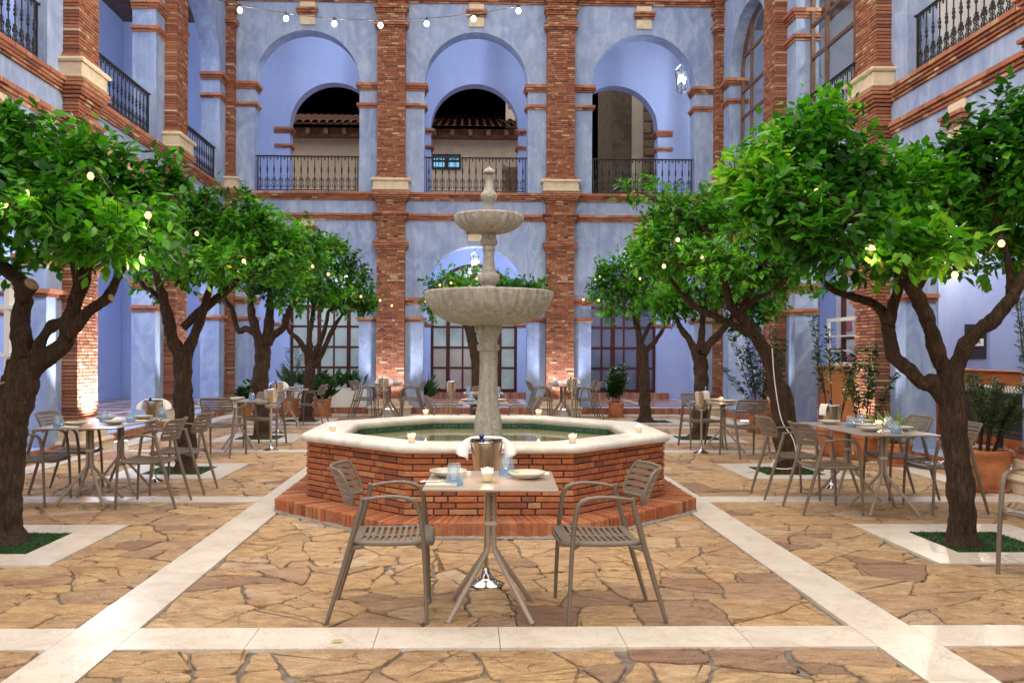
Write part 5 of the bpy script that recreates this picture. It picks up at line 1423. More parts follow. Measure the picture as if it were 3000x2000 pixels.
def crown(parent, lobes, n_twigs, leaf, origin, mat='leaf', hollow=0.35, stems=None, name='crown'):
    """lobes: (centre, (rx, ry, rz), weight). twigs spring from points spread through the lobes, denser near the skin"""
    C_ = np.array([l[0] for l in lobes], float); Rr = np.array([l[1] for l in lobes], float); W = np.array([l[2] for l in lobes], float); W /= W.sum()
    idx = RNG.choice(len(lobes), n_twigs, p=W)
    d = RNG.normal(size=(n_twigs, 3)); d /= np.linalg.norm(d, axis=1, keepdims=True)
    rad = np.where(RNG.random(n_twigs) < 0.72, RNG.uniform(0.78, 1.08, n_twigs), RNG.uniform(hollow, 0.85, n_twigs))
    d[:, 2] = np.where((d[:, 2] < -0.55) & (RNG.random(n_twigs) < 0.4), -d[:, 2], d[:, 2])
    P0 = C_[idx] + d * Rr[idx] * rad[:, None]
    # lumpy outline
    lump = np.array([noise.noise(Vector(p * 2.3)) for p in P0]); P0 = P0 + d * (lump * 0.34)[:, None]
    gap = np.array([noise.noise(Vector(p * 3.1) + Vector((3, 7, 2))) for p in P0]); keep = gap > -0.30
    P0, d, idx = P0[keep], d[keep], idx[keep]; n_twigs = len(P0)
    grow = d * 0.9 + np.array([0, 0, 0.55]) + RNG.normal(size=(n_twigs, 3)) * 0.45
    grow /= np.linalg.norm(grow, axis=1, keepdims=True)
    k = 7; Pn, Dn, Nn, Ln, Rn = [], [], [], [], []
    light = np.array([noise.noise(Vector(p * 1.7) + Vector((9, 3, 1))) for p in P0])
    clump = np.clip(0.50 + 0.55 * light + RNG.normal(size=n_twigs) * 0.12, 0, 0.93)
    tl = RNG.uniform(0.9, 2.4, n_twigs) * leaf
    long_ = RNG.random(n_twigs) < 0.05 + 0.07 * (d[:, 2] > 0.5); tl[long_] *= 1.7; grow[long_, 2] += 0.5; grow /= np.linalg.norm(grow, axis=1, keepdims=True)
    for i in range(k):
        t = (i + 0.5) / k; ph = i * 2.4 + RNG.uniform(0, 6.28, n_twigs)
        a = np.cross(grow, np.array([0.3, 0.2, 0.9])); a /= np.linalg.norm(a, axis=1, keepdims=True) + 1e-9
        b = np.cross(grow, a)
        out = a * np.cos(ph)[:, None] + b * np.sin(ph)[:, None]
        Dd = out * 0.9 + grow * (0.35 + 0.6 * t) + np.array([0, 0, -0.38]) + RNG.normal(size=(n_twigs, 3)) * 0.18
        Pn.append(P0 + grow * (tl * t)[:, None]); Dn.append(Dd)
        Nn.append(np.array([0, 0, 1.0]) + out * 0.25 + RNG.normal(size=(n_twigs, 3)) * 0.35)
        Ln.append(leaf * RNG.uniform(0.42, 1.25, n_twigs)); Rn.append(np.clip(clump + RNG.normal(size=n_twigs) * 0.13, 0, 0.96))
    P, D, NN, L, RR = (np.concatenate(x) for x in (Pn, Dn, Nn, Ln, Rn))
    yel = RNG.random(len(RR)) < 0.005; RR[yel] = 1.0
    return leaves_mesh(name, P - np.array(origin), D, NN, L, RR, mat, parent), P0, grow, tl

def tree(base_px, Y, trunk, branches, lobes, n_twigs, leaf, label, ddepth=0.5, seg=14, stubs=()):
    """trunk / branches: (px, py, radius) polylines at depth Y (branches spread a little in depth); lobes: (px, py, rx px, ry px, dy)"""
    b = at(base_px[0], base_px[1], Y); sc = Y / F
    root = empty('orange_tree', (b.x, Y, 0), 0, label, 'tree', 'orange trees in the courtyard')
    mb = MB(); rnd = random.Random(hash(label) % 9999 if False else int(base_px[0]))
    pts = [(at(px, py, Y), r) for px, py, r in trunk]; pts[0][0].z = -0.02
    P = catmull([(p.x - b.x, 0, p.z, r) for p, r in pts], 10)
    n = len(P); rad = [q[3] for q in P]
    for i in range(min(6, n)): rad[i] *= 1 + 0.55 * (1 - i / 6) ** 2.2
    mb.tube([q[:3] for q in P], rad, seg * 2, True, 0.24, 6)
    tips = []
    for bi, br in enumerate(branches):
        side = rnd.uniform(-1, 1) * ddepth
        pr = []; m = len(br)
        for i, (px, py, r) in enumerate(br):
            y = Y + side * (i / max(1, m - 1)) ** 1.3; p = at(px, py, y); pr.append((p.x - b.x, y - Y, p.z, r))
        Q = catmull(pr, 6); mb.tube([q[:3] for q in Q], [q[3] for q in Q], max(10, int(seg * 1.4)), True, 0.30, 8)
        e = Q[-1]; tips.append(Vector((e[0], e[1], e[2])))
    # limbs that carry the crown
    LB = []
    for (px, py, rx, ry, dy) in lobes:
        c = at(px, py, Y + dy); s2 = (Y + dy) / F
        k_ = lambda q: max(q * 0.6, q - 0.15)
        LB.append(((c.x, c.y, c.z - 0.03), (k_(rx * s2), k_(max(rx, ry) * s2), k_(ry * s2)), rx * ry))
        loc = Vector((c.x - b.x, c.y - Y, c.z))
        if tips:
            src = min(tips, key=lambda t: (t - loc).length)
            for k in range(3):
                tgt = loc + Vector((rnd.uniform(-.7, .7) * rx * s2, rnd.uniform(-.7, .7) * rx * s2, rnd.uniform(-.2, .8) * ry * s2))
                mid = src.lerp(tgt, 0.5) + Vector((rnd.uniform(-.1, .1), rnd.uniform(-.1, .1), rnd.uniform(-.05, .12)))
                Q = catmull([tuple(src) + (0.022,), tuple(mid) + (0.014,), tuple(tgt) + (0.005,)], 5)
                mb.tube([q[:3] for q in Q], [q[3] for q in Q], 6, True, 0.15, 9)
    for (p, q, r, mcut) in stubs:
        a, c = at(p[0], p[1], Y), at(q[0], q[1], Y + q[2])
        a = (a.x - b.x, 0, a.z); c = (c.x - b.x, q[2], c.z)
        mid = ((a[0] + c[0]) / 2, (a[1] + c[1]) / 2, (a[2] + c[2]) / 2)
        mb.tube([a, mid, c], [r * 1.25, r * 1.05, r], 12, False, 0.12, 8)
        d = (Vector(c) - Vector(a)).normalized()
        mb.tube([Vector(c) - d * 0.02, Vector(c) + d * 0.004], [r * 0.9, r * 0.9], 12, True, 0.1, 8, m=1)
    mb.build('trunk', ['bark', 'cutwood'], root, 70)
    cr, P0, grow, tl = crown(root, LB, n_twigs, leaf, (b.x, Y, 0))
    tw = MB(); sel = RNG.choice(len(P0), min(len(P0), 420), replace=False)
    for i in sel:
        p = P0[i] - np.array((b.x, Y, 0)); q = p + grow[i] * tl[i]; o = p - grow[i] * tl[i] * 0.4
        tw.tube([tuple(o), tuple(p), tuple(q)], [0.005, 0.004, 0.002], 4, False)
    tw.build('twigs', 'leaf_dark' if False else 'bark', root, 180)
    return root

tree((2820, 1600), 6.42, [(2822, 1606, .102), (2816, 1450, .098), (2800, 1300, .093), (2788, 1190, .100), (2782, 1110, .105), (2782, 1060, .085)],
     [[(2770, 1170, .075), (2735, 1120, .068), (2703, 1120, .060), (2665, 1085, .056), (2623, 1050, .055), (2607, 1005, .052), (2600, 953, .048), (2584, 915, .046), (2550, 886, .040), (2500, 870, .032), (2440, 850, .024), (2390, 800, .015)],
      [(2600, 950, .046), (2618, 890, .042), (2632, 840, .034), (2620, 760, .022), (2590, 690, .012)],
      [(2785, 1100, .075), (2752, 1050, .064), (2732, 985, .058), (2714, 930, .056), (2691, 876, .058), (2672, 838, .052), (2650, 780, .036), (2600, 720, .025), (2520, 640, .012)],
      [(2790, 1090, .08), (2815, 1050, .066), (2836, 1005, .060), (2864, 972, .058), (2906, 940, .056), (2942, 900, .052), (2972, 860, .042), (3010, 780, .030), (3040, 680, .018)],
      [(2960, 880, .036), (2958, 800, .028), (2940, 700, .020), (2900, 600, .012)],
      [(2680, 850, .04), (2720, 790, .028), (2760, 700, .018), (2790, 600, .01)]],
     [(2360, 510, 190, 165, 0.1), (2560, 600, 230, 195, 0.2), (2790, 580, 220, 185, 0.3), (3010, 520, 230, 225, 0.0), (2250, 610, 150, 130, -0.2), (2440, 720, 190, 110, -0.3), (2670, 730, 190, 85, -0.4), (2870, 700, 140, 110, 0.5), (3120, 700, 170, 170, 0.1), (2180, 540, 80, 60, 0), (2390, 375, 110, 75, 0.2)],
     3000, 0.104, 'wide orange tree at the right with a trunk forking into three limbs', 0.45, 16)
tree((20, 1590), 6.55, [(16, 1612, .125), (14, 1450, .125), (18, 1300, .14), (38, 1200, .15), (62, 1110, .135), (62, 1050, .09)],
     [[(62, 1080, .085), (63, 1000, .075), (61, 930, .068), (67, 870, .066), (66, 835, .062), (40, 805, .056), (10, 785, .05), (-40, 760, .042), (-90, 680, .03)],
      [(80, 1100, .085), (115, 1062, .072), (158, 1033, .066), (192, 998, .064), (205, 945, .060), (217, 896, .058), (238, 833, .055), (260, 765, .048), (275, 690, .036), (260, 600, .024)],
      [(198, 985, .058), (240, 932, .046), (280, 896, .042), (316, 868, .040), (345, 810, .030), (350, 740, .020)],
      [(92, 1070, .055), (120, 1000, .048), (150, 960, .046), (178, 945, .046), (203, 935, .04)],
      [(230, 850, .03), (215, 780, .024), (190, 700, .018), (150, 600, .012)], [(300, 880, .022), (355, 800, .024), (380, 720, .018), (420, 650, .012)]],
     [(60, 470, 190, 150, 0.2), (280, 535, 175, 150, 0.1), (440, 610, 120, 105, 0.2), (130, 600, 200, 140, -0.2), (330, 690, 170, 100, -0.3), (-120, 540, 200, 220, 0.1), (40, 360, 90, 60, 0.2), (480, 540, 85, 65, 0.4), (60, 700, 130, 80, 0.5)],
     2600, 0.100, 'big dark orange tree cut off by the left edge, with sawn branch ends', 0.4, 16,
     [((66, 860), (92, 832, -0.05), .058, 1), ((300, 884), (326, 872, -0.04), .032, 1), ((28, 1190), (0, 1120, -0.06), .085, 1)])
tree((535, 1375), 10.55, [(545, 1380, .125), (545, 1290, .12), (540, 1200, .12), (536, 1096, .118), (538, 1030, .11)],
     [[(534, 1050, .10), (510, 1005, .08), (494, 940, .07), (478, 873, .064), (464, 828, .05), (450, 770, .03)],
      [(545, 1040, .09), (560, 1005, .07), (582, 953, .06), (598, 900, .052), (618, 828, .04), (630, 760, .02)],
      [(536, 960, .06), (580, 918, .06), (625, 882, .052), (683, 833, .042), (730, 780, .025)],
      [(486, 900, .04), (446, 853, .03), (424, 842, .03), (405, 805, .025), (400, 750, .015)]],
     [(560, 690, 130, 120, 0.2), (690, 650, 130, 100, 0.1), (640, 780, 160, 80, -0.3), (780, 690, 95, 95, 0.3), (480, 780, 80, 75, 0.1), (840, 760, 60, 70, 0.2), (600, 590, 60, 50, 0.1)],
     1600, 0.098, 'orange tree behind the long left table, second from the left edge', 0.4, 14)
tree((770, 1285), 14.6, [(770, 1292, .15), (768, 1240, .135), (766, 1186, .13), (762, 1110, .15), (770, 1060, .135), (772, 1010, .13)],
     [[(768, 1020, .10), (752, 975, .08), (738, 918, .07), (733, 870, .04)], [(776, 1010, .10), (786, 962, .09), (791, 900, .075), (790, 850, .04)],
      [(785, 1005, .08), (806, 978, .07), (832, 958, .06), (848, 909, .055), (876, 864, .04), (890, 820, .02)],
      [(745, 975, .06), (720, 962, .055), (698, 968, .05), (680, 909, .045), (662, 878, .035), (655, 830, .02)]],
     [(750, 730, 120, 105, 0), (860, 770, 100, 95, 0.2), (690, 810, 75, 65, -0.1), (800, 830, 105, 65, -0.3), (900, 720, 55, 60, 0.2)],
     1000, 0.115, 'orange tree beside the turned left table, third from the left edge', 0.4, 12)
tree((903, 1235), 18.2, [(898, 1240, .14), (898, 1190, .125), (904, 1130, .12), (908, 1090, .12), (911, 1052, .11)],
     [[(905, 1060, .085), (896, 1029, .07), (870, 990, .05), (848, 971, .045), (830, 920, .03)], [(909, 1050, .09), (906, 998, .065), (912, 950, .055), (920, 900, .04)],
      [(915, 1050, .075), (934, 1010, .06), (952, 965, .05), (962, 910, .035)], [(915, 1065, .08), (930, 1060, .065), (956, 1005, .055), (980, 955, .05), (1000, 925, .03)]],
     [(940, 780, 110, 80, 0), (1040, 850, 70, 70, 0.1), (880, 860, 85, 60, 0), (990, 880, 90, 55, -0.2), (1075, 900, 40, 38, 0), (960, 730, 60, 40, 0)],
     800, 0.125, 'orange tree before the left back window, farthest of the left row', 0.4, 12)
tree((1400, 1200), 18.7, [(1400, 1222, .15), (1401, 1180, .125), (1399, 1105, .125), (1394, 1041, .125), (1382, 990, .12)],
     [[(1384, 1000, .10), (1366, 950, .07), (1340, 890, .05), (1310, 840, .03)], [(1383, 990, .09), (1395, 930, .06), (1400, 870, .03)], [(1384, 985, .08), (1420, 930, .055), (1470, 880, .04), (1520, 840, .02)]],
     [(1320, 850, 75, 55, 0), (1410, 845, 85, 50, 0), (1500, 850, 70, 50, 0), (1560, 860, 42, 40, 0), (1370, 880, 90, 40, -0.2), (1262, 905, 32, 30, 0)],
     620, 0.125, 'low dark orange tree directly behind the fountain bowl', 0.4, 12)
tree((1893, 1232), 18.2, [(1892, 1238, .14), (1889, 1180, .12), (1888, 1096, .115), (1885, 1043, .11), (1878, 1010, .10)],
     [[(1882, 1030, .08), (1873, 985, .07), (1860, 930, .06), (1850, 870, .04)], [(1887, 1045, .07), (1900, 1020, .055), (1922, 996, .05), (1942, 962, .045), (1946, 920, .03)], [(1880, 1000, .06), (1905, 950, .04), (1930, 890, .03)]],
     [(1825, 810, 85, 85, 0), (1915, 790, 85, 90, 0), (1775, 850, 48, 65, 0), (1850, 890, 95, 48, -0.2), (1955, 870, 60, 60, 0.1)],
     800, 0.125, 'compact orange tree before the right back window, farthest of the right row', 0.4, 12)
tree((2050, 1284), 14.6, [(2046, 1290, .15), (2050, 1240, .13), (2054, 1150, .125), (2053, 1074, .125), (2048, 1040, .115)],
     [[(2044, 1050, .09), (2026, 1005, .07), (2000, 970, .055), (1975, 920, .035)], [(2058, 1040, .09), (2082, 1003, .075), (2122, 960, .06), (2160, 910, .04)], [(2050, 1030, .08), (2056, 980, .06), (2062, 900, .04)]],
     [(2050, 830, 130, 90, 0.3), (1970, 900, 80, 60, 0), (2150, 880, 110, 80, 0.2), (2230, 920, 60, 70, 0)],
     850, 0.115, 'dark orange tree behind the leaning trunk, third of the right row', 0.4, 12)
tree((2305, 1385), 10.4, [(2312, 1390, .135), (2298, 1300, .13), (2288, 1220, .118), (2274, 1130, .108), (2258, 1071, .09), (2228, 1007, .082), (2190, 951, .078), (2164, 918, .07)],
     [[(2166, 925, .06), (2140, 895, .055), (2126, 837, .042), (2105, 780, .03), (2090, 700, .015)], [(2170, 925, .06), (2185, 880, .045), (2205, 838, .038), (2222, 800, .03), (2240, 730, .015)],
      [(2200, 975, .06), (2152, 955, .052), (2107, 932, .046), (2045, 904, .038), (2000, 865, .03), (1960, 810, .018)], [(2170, 910, .05), (2215, 875, .035), (2270, 850, .028), (2330, 800, .015)],
      [(2310, 1370, .085), (2312, 1250, .085), (2308, 1170, .075), (2300, 1125, .04)]],
     [(2010, 660, 135, 110, 0.1), (2150, 620, 140, 90, 0.1), (2270, 690, 110, 110, 0.2), (1920, 740, 95, 75, 0), (2090, 770, 170, 80, -0.3), (2290, 820, 80, 80, 0.1), (1890, 590, 50, 40, 0), (2200, 790, 110, 70, -0.2)],
     1700, 0.098, 'orange tree with a leaning trunk and a dead stump, second of the right row', 0.4, 14)

# potted plants
def pot_mesh(parent, r, h, saucer=True):
    mb = MB(); mb.lathe([(0.0, 0.02), (r * 0.70, 0.02), (r * 0.86, h * 0.30), (r * 0.97, h * 0.65), (r, h * 0.86), (r * 1.05, h * 0.88), (r * 1.07, h * 0.94), (r * 1.05, h), (r * 0.95, h), (r * 0.92, h * 0.9), (r * 0.9, h * 0.86)], 32, r=0.5, amp=0.012, nsc=5, close=False)
    p = mb.build('pot', 'pot', parent, 50)
    if saucer:
        s = MB(); s.lathe([(0.0, 0.0), (r * 0.98, 0.0), (r * 1.08, 0.012), (r * 1.12, 0.045), (r * 1.07, 0.045), (r * 1.0, 0.018), (0.0, 0.016)], 32, r=0.5, close=False); s.build('saucer', 'pot', p, 50)
    s = MB(); s.lathe([(0.0, h * 0.88), (r * 0.91, h * 0.87)], 20, r=0.5, close=False); s.build('soil', 'soil', parent)

def leafy(parent, stems, nleaf, L, mat, width=1.0, droop=-0.1, spread=0.9, name='foliage', top=0.0):
    """stems: list of polylines; leaves set alternately along them"""
    P, D, NN, LL, RR = [], [], [], [], []
    for st in stems:
        Q = catmull(st, 5); Q = [Vector(q) for q in Q]
        for k in range(nleaf):
            t = top + (1 - top) * random.random() ** 0.8; f = t * (len(Q) - 1); i = min(int(f), len(Q) - 2); p = Q[i].lerp(Q[i + 1], f - i); ax = (Q[i + 1] - Q[i]).normalized()
            a = random.uniform(0, 2 * PI); o = Vector((math.cos(a), math.sin(a), 0))
            d = o * spread + ax * random.uniform(0.2, 0.9) + Vector((0, 0, droop))
            P.append(p + o * random.uniform(0, L * 0.5)); D.append(d); NN.append(Vector((0, 0, 1)) + o * 0.3 + Vector((random.gauss(0, .3), random.gauss(0, .3), 0))); LL.append(L * random.uniform(0.6, 1.2)); RR.append(min(1, max(0, random.gauss(0.45, 0.22) + 0.25 * (t - 0.5))))
    return leaves_mesh(name, np.array([tuple(p) for p in P]), np.array([tuple(d) for d in D]), np.array([tuple(v) for v in NN]), np.array(LL), np.array(RR), mat, parent, width)

def plant(loc, r, h, label, kind, H_, saucer=True, n=7, spreadr=0.25, leaf=None, nl=60, group='potted plants along the galleries', top=0.25, lean=(0, 0)):
    root = empty('potted_plant', loc, random.uniform(0, 6) * 0, label, 'potted plant', group)
    if r > 0: pot_mesh(root, r, h, saucer)
    stems = []
    for k in range(n):
        a = 2 * PI * k / n + random.uniform(-.4, .4); q = spreadr * random.uniform(0.3, 1); hh = H_ * random.uniform(0.55, 1.0)
        stems.append([(0.3 * r * math.cos(a), 0.3 * r * math.sin(a), h * 0.85), (0.5 * q * math.cos(a) + lean[0] * .5, 0.5 * q * math.sin(a), h + (hh - h) * 0.45), (q * math.cos(a) + lean[0], q * math.sin(a) + lean[1], hh)])
    sm = MB()
    for st in stems:
        Q = catmull(st, 4); m = len(Q); sm.tube([tuple(x) for x in Q], [0.009 * (1 - 0.6 * i / m) for i in range(m)], 5)
    sm.build('stems', 'bark', root, 180)
    mats = {'laurel': ('leaf_dark', 0.10, 0.95), 'olive': ('leaf_olive', 0.055, 0.55), 'ficus': ('leaf_dark', 0.085, 1.0), 'spider': ('leaf_spider', 0.34, 0.16), 'broad': ('leaf_dark', 0.34, 0.55), 'light': ('leaf', 0.06, 0.8)}
    m, L, w = mats[kind]; L = leaf or L
    if kind in ('spider', 'broad'):
        stems = [[(0, 0, h * 0.85), (0, 0, h + 0.03), (0, 0, h + (0.05 if kind == 'spider' else H_ * 0.35))]]; leafy(root, stems, nl, L, m, w, 0.85 if kind == 'spider' else 0.35, 0.75)
    else: leafy(root, stems, nl, L, m, w, -0.05, 0.9, top=top)
    return root
plant((-4.03, 19.55, 0), 0.215, 0.40, 'big pot with olive sprays, left of the pair before the white planter', 'olive', 1.75, n=6, nl=130, spreadr=0.42, top=0.35)
plant((-3.30, 19.55, 0), 0.205, 0.40, 'big pot with a dark bushy plant, right of the pair before the white planter', 'broad', 0.9, nl=60, leaf=0.42)
plant((-4.95, 19.2, 0), 0.16, 0.30, 'small dark potted shrub between the two left trunks', 'laurel', 0.95, n=6, nl=40, spreadr=0.25, leaf=0.16)
plant((3.42, 19.45, 0), 0.175, 0.34, 'terracotta pot with a slim upright shrub beside the right back trunk', 'laurel', 1.2, n=11, nl=80, spreadr=0.30, leaf=0.12)
plant((-1.02, 21.2, FZ), 0.12, 0.20, 'dark leafy plant standing in the back gallery left of the middle window', 'broad', 0.95, nl=60, leaf=0.36)
plant((5.30, 12.20, 0), 0.225, 0.40, 'tall laurel in a terracotta pot, left one before the right brick pilaster', 'laurel', 2.15, n=5, nl=110, spreadr=0.42, leaf=0.080, top=0.45)
plant((5.50, 11.65, 0), 0.17, 0.34, 'tall bushy laurel in a terracotta pot before the right brick pilaster', 'laurel', 1.65, n=6, nl=110, spreadr=0.45, leaf=0.080, top=0.40)
plant((5.62, 11.05, 0), 0.20, 0.30, 'striped spider plant in a terracotta pot behind the long right table', 'spider', 0.7, nl=70, leaf=0.40)
plant((5.45, 15.75, 0), 0.21, 0.40, 'dark laurel bush in a pot behind the leaning right trunk', 'laurel', 1.95, n=14, nl=130, spreadr=0.75, leaf=0.085, top=0.25)
plant((5.58, 9.02, 0), 0.225, 0.44, 'big orange terracotta pot with an olive bush right of the near right trunk', 'olive', 1.25, n=14, nl=200, spreadr=0.36, leaf=0.060, top=0.42, lean=(0.10, 0))
plant((6.15, 9.05, FZ), 0.2, 0.3, 'tall olive bush at the right edge behind the terracotta pot', 'olive', 2.4, n=8, nl=180, spreadr=0.35, leaf=0.062, top=0.35)
# white planter with broad leaves
pl = empty('planter_box', (-3.35, 20.62, 0), 0, 'long white planter trough of broad dark leaves by the left back window', 'planter')
mb = MB(); mb.bbox(-1.0, 0.95, -0.16, 0.16, FZ, 0.60, 0.01, 0.5); mb.build('trough', 'white_paint', pl)
for x in (-0.8, -0.35, 0.2, 0.7): leafy(pl, [[(x, 0, 0.58), (x, 0, 0.64), (x, 0, 0.75)]], 34, 0.40, 'leaf_dark', 0.5, 0.45, 0.7)
leafy(pl, [[(-0.9 + .2 * k, 0, 0.58), (-0.92 + .2 * k, 0, 1.0), (-0.95 + .22 * k, 0, 1.55)] for k in range(4)], 90, 0.08, 'leaf_olive', 0.7, 0.0, 0.8, top=0.2)

# ------------------------------------------------------------------ lamps
def lantern(loc, label, chain, scale=1.0, energy=60, col=(0.86, 0.90, 1.0)):
    o = empty('hanging_lantern', loc, 0.3, label, 'lantern', 'hanging lanterns in the galleries')
    s = scale; f = MB(); r0, r1 = 0.085 * s, 0.125 * s; h = 0.34 * s
    for k in range(6):
        a = PI / 3 * k; a2 = PI / 3 * (k + 1)
        f.tube([(r0 * math.cos(a), r0 * math.sin(a), -h), (r1 * math.cos(a), r1 * math.sin(a), 0)], 0.008 * s, 5)
        f.tube([(r0 * math.cos(a), r0 * math.sin(a), -h), (r0 * math.cos(a2), r0 * math.sin(a2), -h)], 0.008 * s, 5); f.tube([(r1 * math.cos(a), r1 * math.sin(a), 0), (r1 * math.cos(a2), r1 * math.sin(a2), 0)], 0.010 * s, 5)
        f.tube(catmull([(r1 * math.cos(a), r1 * math.sin(a), 0), (r1 * .9 * math.cos(a), r1 * .9 * math.sin(a), 0.06 * s), (0.02 * s * math.cos(a), 0.02 * s * math.sin(a), 0.13 * s)], 3), 0.006 * s, 5)
        f.tube(catmull([(r0 * math.cos(a), r0 * math.sin(a), -h), (r0 * 1.1 * math.cos(a), r0 * 1.1 * math.sin(a), -h - 0.04 * s), (0.01 * s, 0, -h - 0.09 * s)], 3), 0.006 * s, 5)
    f.build('frame', 'iron', o, 60)
    g = MB()
    for k in range(6):
        a = PI / 3 * k; a2 = PI / 3 * (k + 1); q = 0.98
        g.add([(r0 * q * math.cos(a), r0 * q * math.sin(a), -h), (r0 * q * math.cos(a2), r0 * q * math.sin(a2), -h), (r1 * q * math.cos(a2), r1 * q * math.sin(a2), 0), (r1 * q * math.cos(a), r1 * q * math.sin(a), 0)], [(0, 1, 2, 3)], 0.5)
    g.build('glass', 'clear', o)
    b = MB()
    for k in range(3):
        a = 2 * PI * k / 3; b.lathe([(0.0, -0.20 * s), (0.016 * s, -0.18 * s), (0.02 * s, -0.13 * s), (0.010 * s, -0.08 * s), (0.0, -0.06 * s)], 8, (0.032 * s * math.cos(a), 0.032 * s * math.sin(a), 0), close=False)
    b.build('bulb', 'lantern_glow', o, 180)
    c = MB(); c.tube([(0, 0, 0.12 * s), (0, 0, chain)], 0.007, 5); c.build('chain', 'iron', o)
    point_light('lantern_light', (loc[0], loc[1], loc[2] - 0.13 * s), energy, col, 0.06)
    return o

def floodlight(loc, rz, label, target, energy, angle=95, col=(1.0, 0.95, 0.90)):
    o = empty('floodlight', loc, rz, label, 'floodlight', 'white uplight boxes on the floor')
    b = MB(); b.bbox(-0.12, 0.12, -0.07, 0.07, 0.0, 0.15, 0.01, 0.5); b.build('housing', 'white_paint', o)
    l = MB(); l.box(-0.10, 0.10, -0.055, 0.055, 0.150, 0.153, 0.5); l.build('lens', 'bulb_w', o)
    spot_light('floodlight_beam', (loc[0], loc[1], loc[2] + 0.19), target, energy, angle, col, 0.06)
    return o
# lanterns
W1 = (0.84, 0.89, 1.0)
lantern((XC, 22.45, 3.98), 'lit lantern in the middle ground floor arch, above the dark tree', 0.97, 1.0, 300, W1)
lantern((XC - BAY, 22.45, 3.98), 'lit lantern of the left ground floor arch of the back gallery', 0.97, 1.0, 300, W1)
lantern((XC + BAY, 22.45, 3.98), 'lit lantern of the right ground floor arch of the back gallery', 0.97, 1.0, 300, W1)
p = at(1996, 210, 22.3)
lantern((p.x, 22.3, p.z), 'bright lit lantern in the right upper arch', 10.85 - p.z, 1.35, 420, W1)
lantern((XC, 21.9, 10.2), 'added lantern high in the middle upper gallery', 0.65, 1.2, 420, W1)  # no lantern known here; added to brighten the upper gallery
lantern((XC - BAY, 21.9, 10.2), 'added lantern high in the left upper arch of the back gallery', 0.65, 1.2, 420, W1)  # likewise added, to light the left upper arch
for k in (1, 2, 3):
    c = (ul[k] + ul[k + 1]) / 2
    lantern((XL - 2.2, c, 10.2), 'lantern hung high in the left upper gallery, %s' % ['', 'at the photo edge', 'between the brick pilasters', 'next to the back corner'][k], 0.65, 1.2, 560, W1)
    lantern((XL - 2.1, c, 3.98), 'lantern of the left ground gallery, %s' % ['', 'behind the near tree', 'behind the second tree', 'next to the back corner'][k], 0.97, 1.0, 460, W1)
for k in (0, 1, 2):
    c = (ur[k] + ur[k + 1]) / 2
    lantern((XR + 2.2, -c, 4.02), 'lantern of the right dining gallery, %s' % ['by the back corner', 'above the shelf', 'above the sofa'][k], 0.93, 1.0, 460, (1.0, 0.86, 0.68))
# round lamp behind the right upper window
q = at(2441, 115, 14.4)
o = empty('globe_lamp', (XR + 1.3, -(ur[1] + ur[2]) / 2 + 0.35, 8.15), 0, 'bright round globe lamp behind the upper right window', 'lamp')
a = MB(); a.lathe([(0.0, -0.11), (0.055, -0.095), (0.095, -0.055), (0.11, 0.0), (0.095, 0.055), (0.055, 0.095), (0.0, 0.11)], 20, close=False); a.build('globe', 'bulb_w', o, 180)
a = MB(); a.tube([(0, 0, 0.1), (0, 0, 2.7)], 0.008, 6); a.build('cord', 'cable', o)
point_light('globe_light', (o.location.x, o.location.y, 8.0), 90, (1.0, 0.95, 0.88), 0.12)
point_light('room_light', (XR + 2.0, -(ur[0] + ur[1]) / 2, 9.3), 70, (1.0, 0.93, 0.85), 0.12)
point_light('room_light', (XR + 2.0, -(ur[2] + ur[3]) / 2, 9.3), 60, (1.0, 0.93, 0.85), 0.12)

# uplights at the pilaster feet
for i, u in ((1, ub[1]), (2, ub[2])):
    floodlight((u + 0.02, YB - PD - 0.50, 0.0), 0, 'white floodlight box at the foot of the %s back pilaster' % ('left' if i == 1 else 'right'), (u, YB - PD + 0.05, 2.6), 150, 95, (0.95, 0.92, 1.0))
for k, w in ((2, 'near'), (3, 'far')):
    floodlight((XL + PD + 0.46, ul[k] + 0.05, 0.0), PI / 2, 'white floodlight box at the foot of the %s left brick pilaster' % w, (XL + PD - 0.05, ul[k], 2.0), 620 if k == 2 else 260, 80, (1.0, 0.97, 0.97))
for k, w in ((1, 'far'), (2, 'near')):
    floodlight((XR - PD - 0.46, -ur[k], 0.0), PI / 2, 'white floodlight box at the foot of the %s right brick pilaster' % w, (XR - PD + 0.05, -ur[k], 2.4), 90)

# string lights
def string(pts, label, bulbs, watt, gm='bulb', r=0.03, col=(1.0, 0.80, 0.52), sock=True, rad=0.007):
    o = empty('string_lights', pts[0], 0, label, 'string lights', 'festoon strings of bulbs')
    b0 = Vector(pts[0]); c = MB(); Q = catmull([tuple(Vector(p) - b0) for p in pts], 8); c.tube([tuple(q) for q in Q], rad, 5); c.build('cable', 'cable', o, 180)
    for (p) in bulbs:
        p = Vector(p)
        m = MB(); m.lathe([(0.0, -r), (r * 0.6, -r * 0.82), (r, 0.0), (r * 0.75, r * 0.7), (r * 0.42, r * 1.1), (0.0, r * 1.15)], 12, tuple(p - b0), close=False)
        bo = m.build('bulb', gm, o, 180)
        if sock:
            m = MB(); z = p - b0 + Vector((0, 0, r * 1.1)); m.lathe([(r * 0.45, 0), (r * 0.5, r * 0.9), (r * 0.2, r * 1.5), (0, r * 1.6)], 8, tuple(z)); m.build('socket', 'cable', bo, 60)
        if watt: point_light('bulb_light', p - Vector((0, 0, r * 1.6 + (0.12 if watt > 10 else 0))), watt, col, 0.03)
    return o
S = 3000 / 2352
YT = 12.0
def tp(px): return at(px, 60 - 60 * ((px - 1115) / 480.0) ** 2, YT)
